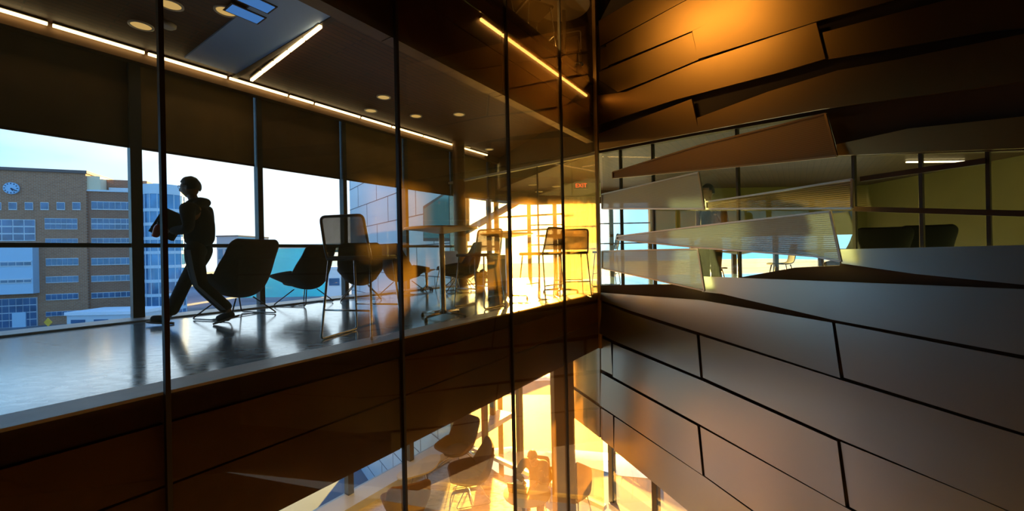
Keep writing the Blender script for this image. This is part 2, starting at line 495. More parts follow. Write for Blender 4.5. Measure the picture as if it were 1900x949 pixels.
# enclosing walls behind and beside the viewer
bm = NB(); prism(bm, [(-12, -6), (7, -6), (7, -5.8), (-12, -5.8)], LZ, 7.5); struct(bm_obj('wall_back', bm, M['dark_wall']))
bm = NB(); slab3(bm, [P(LEFT, -4.0, LZ), P(LEFT, W_OUT, LZ), P(LEFT, W_OUT, 7.5), P(LEFT, -4.0, 7.5)], D * -0.15); struct(bm_obj('wall_left', bm, M['dark_wall']))
bm = NB(); prism(bm, [(-12, -6), (-11.8, -6), P(LEFT, W_OUT)[:2], P(LEFT - .2, W_OUT)[:2]], LZ, 7.5); struct(bm_obj('wall_side', bm, M['dark_wall']))
bm = NB(); prism(bm, [(7, -6), (7.2, -6), (6.5, .6), (5.95, .6)], LZ, 7.5); struct(bm_obj('wall_front', bm, M['dark_wall']))
bm = NB(); prism(bm, [(6.0, .45), (6.1, .25), (11.15, 2.3), (11.15, 2.6)], -1.0, 7.5); struct(bm_obj('wall_rear', bm, M['dark_wall']))
bm = NB(); prism(bm, [(11, 2.5), (11.15, 2.5), (11.15, far_y + .1), (11, far_y + .1)], 0.0, 7.5); struct(bm_obj('wall_end', bm, M['yellow_wall']))
# upper storey outside walls (above the slab)
bm = NB(); slab3(bm, [P(LEFT, W_OUT, SLABTOP), P(9.55, W_OUT, SLABTOP), P(9.55, W_OUT, 7.5), P(LEFT, W_OUT, 7.5)], N * 0.1); struct(bm_obj('wall_upper', bm, M['dark_wall']))
bm = NB(); prism(bm, [OC[:2], (0.55, far_y), (11, far_y), (11, far_y + .15), (0.5, far_y + .15), (OC.x - .1, OC.y + .1)], FARCEIL + .07, 7.5); struct(bm_obj('wall_far', bm, M['dark_wall']))

# ---- slab edge: pale stone lip, dark channel, two rows of fascia sheets
JT = [LEFT, 0.60, 2.30, 4.05, 5.50, 6.90]
bm = NB(); wallbox(bm, LEFT, 6.9, 0.03, 0.30, 0.002, 0.02); o = struct(bm_obj('trim_1', bm, M['edge']))
bm = NB(); wallbox(bm, LEFT, 6.9, 0.05, 0.085, -0.16, -0.002); struct(bm_obj('trim_2', bm, M['fascia_dark']))
fa = struct(empty('wall_fascia'))
for i in range(5):
    bm = NB(); wallbox(bm, JT[i] + .006, JT[i + 1] - .006, 0.035, 0.078, -0.52, -0.17); bm_obj('fascia_sheet', bm, M['fascia'], fa)
    bm = NB(); wallbox(bm, JT[i] + .006, JT[i + 1] - .006, 0.035, 0.078, -1.0, -0.535); bm_obj('fascia_sheet', bm, M['fascia'], fa)
# upper bulkhead over the corridor, seen through the glass
fb = struct(empty('wall_bulkhead'))
for i in range(5):
    bm = NB(); wallbox(bm, JT[i] + .006, JT[i + 1] - .006, 0.06, 0.20, 2.80, 3.30); bm_obj('fascia_sheet', bm, M['fascia'], fb)
    bm = NB(); wallbox(bm, JT[i] + .006, JT[i + 1] - .006, 0.06, 0.20, 3.315, SLABTOP - .08); bm_obj('fascia_sheet', bm, M['fascia'], fb)
bm = NB(); wallbox(bm, LEFT, 6.9, 0.02, 0.12, SLABTOP - .075, SLABTOP + .04); struct(bm_obj('trim_3', bm, M['fascia_dark']))

# ---- tall glass wall of the atrium
w1 = struct(empty('window_1'))
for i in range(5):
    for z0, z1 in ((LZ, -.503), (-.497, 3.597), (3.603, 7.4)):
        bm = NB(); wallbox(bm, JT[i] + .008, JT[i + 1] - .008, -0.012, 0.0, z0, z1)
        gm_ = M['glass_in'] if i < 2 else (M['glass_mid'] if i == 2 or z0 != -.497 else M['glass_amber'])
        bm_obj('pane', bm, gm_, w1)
for i in range(1, 5):
    bm = NB(); wallbox(bm, JT[i] - .012, JT[i] + .012, -0.03, 0.012, LZ, 7.4); bm_obj('glass_joint', bm, M['joint'], w1)
bm = NB(); wallbox(bm, 6.87, 6.93, -0.03, 0.03, -1.0, 7.4); bm_obj('corner_post', bm, M['mullion_pale'], w1)

# ---- outer glazing of the corridor
def s_at(px, w):
    r = ray(px, 457)
    # CAM + k r on plane w
    k = (P(0, w) - Vector((0, 0, 0))).dot(N) / Vector((r.x, r.y, 0)).dot(N)
    return (Vector((r.x, r.y, 0)) * k - P0).dot(D)
M_PX = [252, 480, 634, 747, 838]
ms = [s_at(p, W_OUT) for p in M_PX]
step = (ms[-1] - ms[0]) / 4
MS = [ms[0] + step * i for i in range(-3, 6)]
HEAD = 2.28
w2 = struct(empty('window_2'))
S_END = 9.5
edges = [LEFT] + [m for m in MS if m > LEFT + .2] + [S_END]
for i in range(len(edges) - 1):
    bm = NB(); wallbox(bm, edges[i] + .03, edges[i + 1] - .03, W_OUT, W_OUT + .012, 0.02, CEIL); bm_obj('pane', bm, M['glass_out'], w2)
for m in edges[1:-1]:
    big = abs(m - ms[0]) < .05
    bm = NB(); wallbox(bm, m - (.06 if big else .04), m + (.06 if big else .04), W_OUT - .10, W_OUT + .03, 0.0, CEIL); bm_obj('mullion', bm, M['mullion'], w2)
bm = NB(); wallbox(bm, LEFT, S_END, W_OUT - .05, W_OUT + .02, 0.955, 1.01); bm_obj('transom', bm, M['mullion'], w2)
bm = NB(); wallbox(bm, LEFT, S_END, W_OUT - .42, W_OUT + .02, 0.002, 0.022); struct(bm_obj('trim_4', bm, M['sill']))
bm = NB(); wallbox(bm, LEFT, S_END, W_OUT - .20, W_OUT - .06, CEIL - .16, CEIL - .0); struct(bm_obj('trim_5', bm, M['fascia']))
for i in range(len(edges) - 1):
    bm = NB(); wallbox(bm, edges[i] + .055, edges[i + 1] - .055, W_OUT - .03, W_OUT - .022, HEAD + .03, CEIL - .02)
    o = bm_obj('roller_shade', bm, M['shade_pale'] if i % 2 == 1 else M['shade'])
    tag(o, 'brown fabric roller shade drawn down over the top of a corridor window bay', 'shade', 'roller shades along the corridor windows')
    b2 = NB(); wallbox(b2, edges[i] + .055, edges[i + 1] - .055, W_OUT - .04, W_OUT - .012, HEAD, HEAD + .03); bm_obj('hem_bar', b2, M['fascia_dark'], o)
# lower storey of the same glazing
w3 = struct(empty('window_3'))
for i in range(len(edges) - 1):
    bm = NB(); wallbox(bm, edges[i] + .03, edges[i + 1] - .03, W_OUT, W_OUT + .012, LZ + .15, -1.0); bm_obj('pane', bm, M['glass_out'], w3)
for m in edges[1:-1]:
    bm = NB(); wallbox(bm, m - .06, m + .06, W_OUT - .10, W_OUT + .03, LZ + .15, -1.0); bm_obj('mullion', bm, M['mullion'], w3)
bm = NB(); wallbox(bm, LEFT, S_END, W_OUT - .45, W_OUT + .05, LZ, LZ + .15); struct(bm_obj('trim_6', bm, M['sill']))

# ---- glass partition at the end of the corridor, and the lower diagonal glazing beneath it
LQ = (CN - OP).length
NQ = Vector((-Q.y, Q.x, 0))
if NQ.y < 0: NQ = -NQ
def PQ(k, off, z): return OP + Q * k + NQ * off + Vector((0, 0, z))
def qbox(bm, k0, k1, o0, o1, z0, z1):
    slab3(bm, [PQ(k0, o0, z0), PQ(k1, o0, z0), PQ(k1, o0, z1), PQ(k0, o0, z1)], NQ * (o1 - o0))
HP = 2.57
w4 = struct(empty('window_4'))
nb = 3
for i in range(nb):
    a, b = LQ * i / nb, LQ * (i + 1) / nb
    bm = NB(); qbox(bm, a + .02, b - .02, 0, .012, 0.03, HP); bm_obj('pane', bm, M['glass_part'], w4)
    if i: 
        bm = NB(); qbox(bm, a - .012, a + .012, -.01, .02, 0.0, HP); bm_obj('mullion', bm, M['joint'], w4)
bm = NB(); qbox(bm, 0, LQ, -.03, .04, HP, HP + .05); bm_obj('head_rail', bm, M['white_trim'], w4)
bm = NB(); qd = (CN - OC).normalized(); slab3(bm, [OC + V3(0, 0, FARCEIL), CN + V3(0, 0, FARCEIL), CN + V3(0, 0, CEIL), OC + V3(0, 0, CEIL)], Vector((-qd.y, qd.x, 0)) * .08); struct(bm_obj('wall_over_partition', bm, M['fascia_dark']))
w5 = struct(empty('window_5'))
KX = [0.0, 1.15, 2.25, 3.35, LQ]
for i in range(4):
    bm = NB(); qbox(bm, KX[i] + .03, KX[i + 1] - .03, 0, .012, LZ + .1, -1.0); bm_obj('pane', bm, M['glass_part'], w5)
    bm = NB(); qbox(bm, KX[i] - .05, KX[i] + .05, -.05, .08, LZ, -1.0); bm_obj('mullion', bm, M['mullion_pale'], w5)
bm = NB(); qbox(bm, 0, LQ, -.05, .06, LZ, LZ + .08); struct(bm_obj('trim_7', bm, M['sill']))

# ---- far glazing of the lounge beyond
w6 = struct(empty('window_6'))
fx = [0.55, 1.35, 3.1, 4.3, 5.6, 6.9, 8.2, 9.6, 11.0]
FH = 2.28
for i in range(len(fx) - 1):
    top = FH if fx[i] < 4.2 else 1.15
    bm = NB(); box(bm, (fx[i] + .02, far_y, 0.05), (fx[i + 1] - .02, far_y + .012, top)); bm_obj('pane', bm, M['glass_out'], w6)
    bm = NB(); box(bm, (fx[i] - .06, far_y - .06, 0.0), (fx[i] + .06, far_y + .04, top)); bm_obj('mullion', bm, M['mullion'], w6)
for z in (1.0, 1.62):
    bm = NB(); box(bm, (0.55, far_y - .03, z), (4.3, far_y + .02, z + .035)); bm_obj('transom', bm, M['mullion'], w6)
bm = NB(); box(bm, (0.5, far_y - .02, FH), (4.3, far_y + .12, FARCEIL)); struct(bm_obj('trim_8', bm, M['fascia_dark']))
bm = NB(); box(bm, (4.3, far_y - .08, 1.15), (11, far_y + .12, FARCEIL)); struct(bm_obj('wall_lounge', bm, M['yellow_wall']))
# short stretch of glazing from the corridor's outer corner to the far glazing
w7 = struct(empty('window_7'))
A7 = OC.copy(); B7 = Vector((0.55, far_y, 0)); d7 = (B7 - A7); n7 = Vector((-d7.y, d7.x, 0)).normalized()
bm = NB(); slab3(bm, [A7 + Vector((0, 0, .03)), B7 + Vector((0, 0, .03)), B7 + Vector((0, 0, FH)), A7 + Vector((0, 0, FH))], n7 * .012); bm_obj('pane', bm, M['glass_out'], w7)
bm = NB(); slab3(bm, [A7 + Vector((0, 0, FH)), B7 + Vector((0, 0, FH)), B7 + Vector((0, 0, FARCEIL)), A7 + Vector((0, 0, FARCEIL))], n7 * .1); bm_obj('head_rail', bm, M['fascia_dark'], w7)
bm = NB(); bar3(bm, A7, A7 + Vector((0, 0, CEIL)), .12, .12); bm_obj('mullion', bm, M['mullion'], w7)

# ---- right wall: backing with a ribbon opening, cladding sheets, ribbon glass
def PR(px, py, off=0.0): return on_plane(px, py, CN + NR * off, NR)
def rz_at(px, py): return PR(px, py).z
wr = struct(empty('wall_right'))
TOPZ = 7.4
def RT(t, z, off=0.0): return CN + E * t + NR * off + Vector((0, 0, z))
def t_of(p): return (Vector((p.x, p.y, 0)) - CN).dot(E)
def backing(pts, off=-0.10):
    bm = NB(); slab3(bm, pts, NR * -0.12)
    return bm_obj('backing', bm, M['panel_dk'], wr)
# upper backing
ub = [PR(x, y) for x, y in ((1117, 283), (1304, 249), (1534, 210), (1557, 289), (1900, 279))]
tr_ = t_of(ub[-1])
zr = ub[-1].z
ub2 = [RT(0.02, ub[0].z)] + ub[1:] + [RT(8.4, zr), RT(8.4, TOPZ), RT(0.02, TOPZ)]
upper_cut = PR(1118, 45).z
ub2[-1] = RT(3.0, TOPZ); ub2.append(RT(0.02, upper_cut + .02))
backing(ub2)
lb = [PR(x, y) for x, y in ((1117, 530), (1306, 527), (1475, 497), (1558, 493), (1562, 467), (1900, 459))]
lb2 = [RT(0.02, lb[0].z)] + lb[1:] + [RT(8.4, lb[-1].z), RT(8.4, LZ), RT(3.7, LZ)]
bot = [PR(x, y) for x, y in ((1285, 945), (1140, 832), (1062, 772))]
lb2 += bot + [PR(1062, 638)] + [RT(0.0, PR(1117, 638).z)]
backing(lb2)
def sheet(pts, m, off=0.06, top=0.0, name='cladding_panel', parent=wr, thick=0.03):
    """pts: outline; sheet stands off the backing, leaning by top at its upper edge"""
    zs = [PR(*p).z for p in pts]
    z0, z1 = min(zs), max(zs)
    q = [PR(p[0], p[1], 0) for p in pts]
    out = []
    for p, z in zip(q, zs):
        k = (z - z0) / max(1e-6, z1 - z0)
        out.append(p + NR * (off + top * k))
    # sheets that reach the last surveyed line run on to the end of the wall
    n = len(pts); ext = []
    for i in range(n):
        ext.append(out[i])
        j = (i + 1) % n
        if pts[i][0] >= 1899 and pts[j][0] >= 1899:
            ext += [out[i] + E * 2.9, out[j] + E * 2.9]
    out = ext
    bm = NB(); slab3(bm, out, NR * -thick)
    return bm_obj(name, bm, m, parent)
pl, pu, pd = M['panel'], M['panel_up'], M['panel_dk']
g = 3
# lower sheets
L1 = [(1117, 542), (1307, 556), (1551, 597), (1900, 662)]
L2 = [(1117, 558), (1176, 579), (1300, 617), (1569, 701), (1900, 801)]
L3 = [(1117, 622), (1140, 633), (1310, 702), (1560, 812), (1800, 910), (1900, 952)]
L4 = [(1074, 660), (1117, 687), (1301, 786), (1601, 949)]
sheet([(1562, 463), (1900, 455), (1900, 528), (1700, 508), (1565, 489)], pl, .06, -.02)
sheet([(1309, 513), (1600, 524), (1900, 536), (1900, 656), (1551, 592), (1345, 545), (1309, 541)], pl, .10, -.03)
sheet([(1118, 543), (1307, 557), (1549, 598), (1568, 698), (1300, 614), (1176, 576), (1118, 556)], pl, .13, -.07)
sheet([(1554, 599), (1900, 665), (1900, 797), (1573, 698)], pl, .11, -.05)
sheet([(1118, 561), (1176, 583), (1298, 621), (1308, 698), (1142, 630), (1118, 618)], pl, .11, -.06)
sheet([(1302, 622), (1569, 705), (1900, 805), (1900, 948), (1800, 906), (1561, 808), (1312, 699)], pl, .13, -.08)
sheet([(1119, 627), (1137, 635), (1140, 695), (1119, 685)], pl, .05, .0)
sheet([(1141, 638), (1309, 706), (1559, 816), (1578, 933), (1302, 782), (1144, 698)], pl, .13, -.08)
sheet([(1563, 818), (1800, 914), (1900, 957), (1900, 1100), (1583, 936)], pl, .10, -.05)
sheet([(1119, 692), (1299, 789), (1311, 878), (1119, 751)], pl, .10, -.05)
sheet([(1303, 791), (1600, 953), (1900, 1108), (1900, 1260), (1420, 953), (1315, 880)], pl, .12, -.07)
sheet([(1119, 757), (1141, 771), (1142, 832), (1119, 814)], pl, .05, .0)
sheet([(1144, 773), (1316, 886), (1420, 960), (1700, 1145), (1700, 1270), (1285, 946), (1145, 834)], pl, .11, -.06)
# the same cladding carried past the corner, outside
sheet([(1063, 638), (1115, 638), (1115, 690), (1115, 750), (1063, 714)], pl, .03, 0.0)
sheet([(1063, 720), (1115, 756), (1115, 812), (1063, 772)], pl, .03, 0.0)
# upper sheets
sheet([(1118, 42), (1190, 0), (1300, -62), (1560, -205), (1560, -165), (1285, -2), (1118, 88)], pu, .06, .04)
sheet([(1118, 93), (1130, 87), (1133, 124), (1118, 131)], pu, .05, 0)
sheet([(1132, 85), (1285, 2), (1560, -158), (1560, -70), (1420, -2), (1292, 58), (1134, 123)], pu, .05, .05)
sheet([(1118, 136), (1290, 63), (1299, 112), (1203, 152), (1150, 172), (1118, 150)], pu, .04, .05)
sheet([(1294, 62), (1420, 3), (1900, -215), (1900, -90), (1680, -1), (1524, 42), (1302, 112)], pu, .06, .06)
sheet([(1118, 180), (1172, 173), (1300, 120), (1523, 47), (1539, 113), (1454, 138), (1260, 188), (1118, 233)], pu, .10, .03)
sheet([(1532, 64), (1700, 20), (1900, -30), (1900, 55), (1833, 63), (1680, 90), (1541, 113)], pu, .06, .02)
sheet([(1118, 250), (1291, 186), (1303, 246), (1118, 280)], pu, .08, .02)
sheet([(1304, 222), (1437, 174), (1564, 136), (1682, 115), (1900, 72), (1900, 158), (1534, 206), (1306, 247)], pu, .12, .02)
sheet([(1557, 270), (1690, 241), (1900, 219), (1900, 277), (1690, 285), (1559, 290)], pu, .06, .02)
# perforated sheets in front of the ribbon window: things of their own
def perf(pts, m, rm, label, off=.14, thick=.012, lean=.07):
    """lean: how far the lower edge stands out beyond the upper one"""
    q0 = [PR(p[0], p[1]) for p in pts]
    z1_ = max(p.z for p in q0); z0_ = min(p.z for p in q0)
    q = [PR(p[0], p[1], off + lean * (z1_ - c.z) / (z1_ - z0_)) for p, c in zip(pts, q0)]
    bm = NB(); slab3(bm, q, NR * -thick)
    o = bm_obj('perforated_panel', bm, m)
    tag(o, label, 'panel', 'perforated screens over the ribbon window')
    cen = sum(q, Vector()) / len(q)
    bm = NB()
    n = len(q)
    for i in range(n):
        a, b = q[i], q[(i + 1) % n]
        bar3(bm, a + (cen - a) * .005 + NR * .004, b + (cen - b) * .005 + NR * .004, .02, .03, up=NR)
    bm_obj('folded_edge', bm, rm, o)
    return o
perf([(1137, 320), (1302, 269), (1533, 211), (1554, 290), (1412, 305), (1137, 331)], M['perf_up'], M['rim_up'], 'long perforated wedge, painted warm-lit, highest of the screens on the ribbon window')
perf([(1117, 361), (1297, 320), (1308, 388), (1117, 388)], M['perf'], M['rim'], 'short silver perforated wedge beside the corner post, level with the standing head')
perf([(1310, 375), (1400, 362), (1582, 333), (1582, 387), (1310, 388)], M['perf_clear'], M['rim'], 'see-through perforated wedge right of the standing person', off=.12)
perf([(1144, 439), (1305, 419), (1542, 392), (1562, 486), (1512, 476), (1296, 460), (1144, 445)], M['perf'], M['rim'], 'long silver perforated wedge across the middle of the ribbon window', off=.17)
perf([(1117, 466), (1296, 462), (1308, 540), (1200, 516), (1117, 498)], M['perf'], M['rim'], 'silver perforated sheet lowest on the ribbon window beside the corner post', off=.12)
# ribbon glass and its posts
w8 = struct(empty('window_8'))
zt, zb = 3.1, 0.0
tm = [0.03, t_of(PR(1149, 400)), t_of(PR(1209, 400)), t_of(PR(1366, 400)), t_of(PR(1582, 400)), t_of(PR(1707, 400)), t_of(PR(1832, 400)), 8.3]
for i in range(len(tm) - 1):
    bm = NB(); slab3(bm, [RT(tm[i] + .02, zb, -.06), RT(tm[i + 1] - .02, zb, -.06), RT(tm[i + 1] - .02, zt, -.06), RT(tm[i] + .02, zt, -.06)], NR * .012)
    bm_obj('pane', bm, M['glass_rib'], w8)
    if i:
        bm = NB(); slab3(bm, [RT(tm[i] - .013, zb, -.09), RT(tm[i] + .013, zb, -.09), RT(tm[i] + .013, zt, -.09), RT(tm[i] - .013, zt, -.09)], NR * .06)
        bm_obj('mullion', bm, M['mullion'], w8)
# sloped rails of the ribbon further right
bm = NB()
a, b = PR(1597, 333, -.02), PR(1829, 299, -.02); bar3(bm, a, b, .05, .05, up=NR); bm_obj('rail', bm, M['fascia_dark'], w8)
bm = NB()
a, b = PR(1584, 388, -.02), PR(2300, 408, -.02); bar3(bm, a, b, .05, .06, up=NR); bm_obj('rail', bm, M['fascia_dark'], w8)
# upper storey glass above the cladding's top left
bm = NB(); slab3(bm, [RT(.05, upper_cut + .02, -.06), RT(3.0, TOPZ, -.06), RT(.05, TOPZ, -.06)], NR * .012); struct(bm_obj('window_9', bm, M['glass_rib']))
# glazing below the right wall on the lower floor
w10 = struct(empty('window_10'))
tl_ = [0.0, 1.0, 2.1, 3.3]
for i in range(3):
    bm = NB(); slab3(bm, [RT(tl_[i] + .03, LZ + .1, -.16), RT(tl_[i + 1] - .03, LZ + .1, -.16), RT(tl_[i + 1] - .03, -1.6, -.16), RT(tl_[i] + .03, -1.6, -.16)], NR * .012)
    bm_obj('pane', bm, M['glass_part'], w10)
    bm = NB(); slab3(bm, [RT(tl_[i] - .05, LZ, -.24), RT(tl_[i] + .05, LZ, -.24), RT(tl_[i] + .05, -1.3, -.24), RT(tl_[i] - .05, -1.3, -.24)], NR * .1)
    bm_obj('mullion', bm, M['mullion'], w10)
bm = NB(); slab3(bm, [RT(0, LZ, -.22), RT(3.7, LZ, -.22), RT(3.7, LZ + .1, -.22), RT(0, LZ + .1, -.22)], NR * .14); struct(bm_obj('trim_9', bm, M['sill']))
# columns
bm = NB(); box(bm, (-.17, -.17, LZ), (.17, .17, -1.0), bev=.015); o = struct(bm_obj('column_1', bm, M['column'])); o.location = (0.80, 6.95, 0); o.rotation_euler = (0, 0, .1)
bm = NB(); lathe(bm, [(0, 0), (.15, 0), (.15, CEIL), (0, CEIL)], 24); o = struct(bm_obj('column_2', bm, M['column'], smooth=False)); o.location = (-1.27, 10.12, 0)
# sheer blind before the far windows
bm = NB(); pts = []
for k in range(25):
    pts.append(Vector((1.46 + .04 * k, 11.25 + .018 * math.sin(k * 1.9), .02)))
for k in range(24):
    slab3(bm, [pts[k], pts[k + 1], pts[k + 1] + V3(0, 0, 2.26), pts[k] + V3(0, 0, 2.26)], V3(0, .004, 0))
o = bm_obj('window_blind', bm, M['sheer']); tag(o, 'sheer white blind hanging in the far lounge beside the corner post', 'blind')
bm = NB(); box(bm, (1.42, 11.2, 2.28), (2.46, 11.3, FARCEIL)); bm_obj('head_box', bm, M['white_wall'], o)
# ---- ceiling fittings
def led(a, b, m, label, group, w=.05):
    bm = NB(); bar3(bm, a, b, w, .03)
    o = bm_obj('linear_light', bm, m); tag(o, label, 'light', group)
    d = (Vector(b) - Vector(a)).normalized()
    bm = NB(); bar3(bm, Vector(a) + Vector((0, 0, .024)), Vector(b) + Vector((0, 0, .024)), w + .03, .016); bm_obj('housing', bm, M['fascia_dark'], o)
    return o
s0 = -2.6; i = 0
ln = [1.1, 1.0, 1.2, .85, .95, .9, .45, .95, .75, .9, .5, .8, .6, .5, .5]
for L in ln:
    if s0 + L > 9.3: break
    led(P(s0, 4.04, CEIL - .04), P(s0 + L - .04, 4.04, CEIL - .04), M['led'], 'slim warm white linear light in the row along the window side of the corridor ceiling', 'linear lights along the corridor windows', .03)
    s0 += L
for k in range(5):
    a, b = 1.30 + k * .46, 1.30 + k * .46 + .43
    pa, pb = P(0, 0), P(0, 0)
    sA = s_c = None
    q0, q1 = on_z(465, 145, CEIL), on_z(595, 42, CEIL)
    a = q1 + (q0 - q1) * (k / 5); b = q1 + (q0 - q1) * ((k + .92) / 5)
    a.z = b.z = CEIL - .045
    led(a, b, M['led'], 'slim warm linear light in the short row crossing the corridor ceiling', 'linear lights across the corridor ceiling', .035)
for k in range(7):  # glowing bars added for a strip light's reflection in the glass
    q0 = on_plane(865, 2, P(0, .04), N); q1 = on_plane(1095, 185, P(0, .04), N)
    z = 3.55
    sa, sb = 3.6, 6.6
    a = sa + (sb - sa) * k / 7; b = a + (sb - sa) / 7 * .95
    o = led(P(a, .035, z), P(b, .035, z), M['strip_reflection'], 'amber glowing bar on the bulkhead, imitating a strip light reflected in the glass', 'amber strip reflections on the bulkhead', .025)
# dark beam and a ceiling panel band, its blue standing in for reflected sky
q = on_z(430, 140, CEIL); sc = (Vector((q.x, q.y, 0)) - P0).dot(D)
q = on_z(330, 115, CEIL); sp = (Vector((q.x, q.y, 0)) - P0).dot(D)
bm = NB(); wallbox(bm, sc + .0, sc + .07, .22, 4.0, CEIL - .03, CEIL); struct(bm_obj('trim_10', bm, M['fascia_dark']))
bm = NB(); wallbox(bm, sp, sc, .22, 3.85, CEIL - .02, CEIL); o = bm_obj('ceiling_panel', bm, M['cool_panel']); tag(o, 'metal band across the corridor ceiling, coloured with reflected sky blue', 'ceiling panel')
for (x0, y0) in ((455, 27), (474, 6)):  # glowing squares added in place of reflected sky, no fixtures
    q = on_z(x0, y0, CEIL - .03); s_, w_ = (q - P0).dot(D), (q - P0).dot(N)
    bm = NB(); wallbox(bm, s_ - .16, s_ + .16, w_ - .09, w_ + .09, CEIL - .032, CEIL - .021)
    o = bm_obj('sky_glint_panel', bm, M['sky_glint']); tag(o, 'small glowing blue square imitating reflected sky in the ceiling band', 'light', 'blue sky glints in the ceiling band')
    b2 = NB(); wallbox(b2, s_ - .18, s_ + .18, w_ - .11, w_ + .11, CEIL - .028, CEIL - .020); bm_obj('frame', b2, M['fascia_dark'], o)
dl = empty('downlight')
bm = NB(); lathe(bm, [(.12, 0), (.12, -.012), (.10, -.016), (.095, -.004), (.095, .0)], 28); bm_obj('trim_ring', bm, M['white_trim'], dl, True)
bm = NB(); lathe(bm, [(0, -.006), (.095, -.006), (.095, -.002), (0, -.002)], 28); bm_obj('lens', bm, M['down'], dl)
first = True
for (x, y, z) in ((316, 8, CEIL), (420, 20, CEIL), (262, 47, CEIL), (712, 180, CEIL), (688, 205, CEIL), (852, 212, CEIL), (865, 273, CEIL), (908, 277, CEIL), (772, 215, CEIL), (960, 358, FARCEIL), (988, 343, FARCEIL), (1032, 346, FARCEIL), (1000, 356, FARCEIL)):
    q = on_z(x, y, z)
    o = dl if first else copy_tree(dl); first = False
    o.location = (q.x, q.y, z)
    tag(o, 'round recessed warm downlight in the dark slatted ceiling', 'downlight', 'recessed downlights in the slatted ceilings')
q = on_z(312, 45, CEIL)
bm = NB(); lathe(bm, [(0, -.05), (.05, -.05), (.075, -.03), (.08, 0), (0, 0)], 24); o = bm_obj('smoke_detector', bm, M['white_trim'], None, True); o.location = (q.x, q.y, CEIL); tag(o, 'small white smoke detector on the dark ceiling near the first glass joint', 'detector')
# exit sign hanging in the far lounge
q = at_y(1078, 345, 10.9)
bm = NB(); box(bm, (-.19, -.02, -.1), (.19, .02, .1), bev=.008); o = bm_obj('exit_sign', bm, M['white_trim']); o.location = q; tag(o, 'small hanging sign with red EXIT letters before the white wall', 'sign')
cu = bpy.data.curves.new('letters', 'FONT'); cu.body = 'EXIT'; cu.size = .15; cu.extrude = .003; cu.align_x = 'CENTER'; cu.align_y = 'CENTER'
to = bpy.data.objects.new('letters_tmp', cu); C.objects.link(to)
me = bpy.data.meshes.new_from_object(to.evaluated_get(bpy.context.evaluated_depsgraph_get()))
bpy.data.objects.remove(to)
lo = mesh_obj('letters', me, M['red_sign'], o, False); me.materials.clear(); me.materials.append(M['red_sign']); lo.rotation_euler = (math.pi / 2, 0, 0); lo.location = (0, -.024, 0)
bm = NB(); tube(bm, [(0, 0, .1), (0, 0, FARCEIL - q.z)], .008); bm_obj('hanger', bm, M['steel_dark'], o)

# ================================================================== FURNITURE
def baked(o):
    """evaluated copy of an object's mesh"""
    dg = bpy.context.evaluated_depsgraph_get(); dg.update()
    me = bpy.data.meshes.new_from_object(o.evaluated_get(dg))
    return me
def shell_mesh(prof, nv=10, thick=.05):
    """bucket shell: prof rows (y, z, halfwidth, curl); curl lifts the sides along the row's normal"""
    bm = NB(); rows = []
    n = len(prof)
    for i, (y, z, hw, cl) in enumerate(prof):
        a = prof[max(0, i - 1)]; b = prof[min(n - 1, i + 1)]
        t = Vector((0, b[0] - a[0], b[1] - a[1])).normalized()
        nm = Vector((0, -t.z, t.y))
        if nm.z < 0 and nm.y < 0: nm = -nm
        nm = Vector((0, abs(nm.y) if t.z > .3 else nm.y, abs(nm.z)))
        row = []
        for k in range(nv + 1):
            v = -1 + 2 * k / nv
            x = hw * math.sin(v * math.pi / 2 * .92) / math.sin(math.pi / 2 * .92) * (1 + (.28 if cl > .06 else .05) * abs(v) ** 3)
            row.append(bm.verts.new(Vector((x, y, z)) + nm * cl * abs(v) ** 2.2))
        rows.append(row)
    for i in range(n - 1):
        for k in range(nv):
            bm.faces.new((rows[i][k], rows[i][k + 1], rows[i + 1][k + 1], rows[i + 1][k]))
    bmesh.ops.recalc_face_normals(bm, faces=bm.faces[:])
    me = bpy.data.meshes.new('tmp'); bm.to_mesh(me); bm.free()
    o = bpy.data.objects.new('tmp', me); C.objects.link(o)
    md = o.modifiers.new('a', 'SOLIDIFY'); md.thickness = thick; md.offset = 0
    md = o.modifiers.new('b', 'SUBSURF'); md.levels = 2; md.render_levels = 2
    r = baked(o)
    bpy.data.objects.remove(o)
    return r
LOUNGE = [(.42, .48, .22, .03), (.36, .455, .29, .08), (.22, .37, .32, .19), (.06, .30, .31, .29), (-.10, .27, .30, .34), (-.24, .29, .29, .34),
          (-.33, .38, .29, .31), (-.39, .52, .30, .27), (-.43, .68, .30, .23), (-.445, .84, .28, .14), (-.44, .97, .29, .07), (-.43, 1.03, .26, .04)]
def make_lounge(fab, legm):
    r = empty('lounge_chair')
    me = shell_mesh(LOUNGE); mesh_obj('shell', me, fab, r)
    bm = NB(); bmesh.ops.create_uvsphere(bm, u_segments=20, v_segments=12, radius=1, matrix=Matrix.Translation((0, .04, .38)) @ Matrix.Diagonal((.29, .32, .07, 1)))
    bm_obj('seat_cushion', bm, fab, r, True)
    for sx in (-1, 1):
        bm = NB(); tube(bm, round_path([(sx * .12, .10, .27), (sx * .34, .34, .012), (sx * .34, -.34, .012), (sx * .12, -.16, .26)], .06), .009, 8); bm_obj('leg', bm, legm, r, True)
    bm = NB(); tube(bm, [(-.335, 0, .012), (.335, 0, .012)], .007); bm_obj('cross_wire', bm, legm, r, True)
    return r
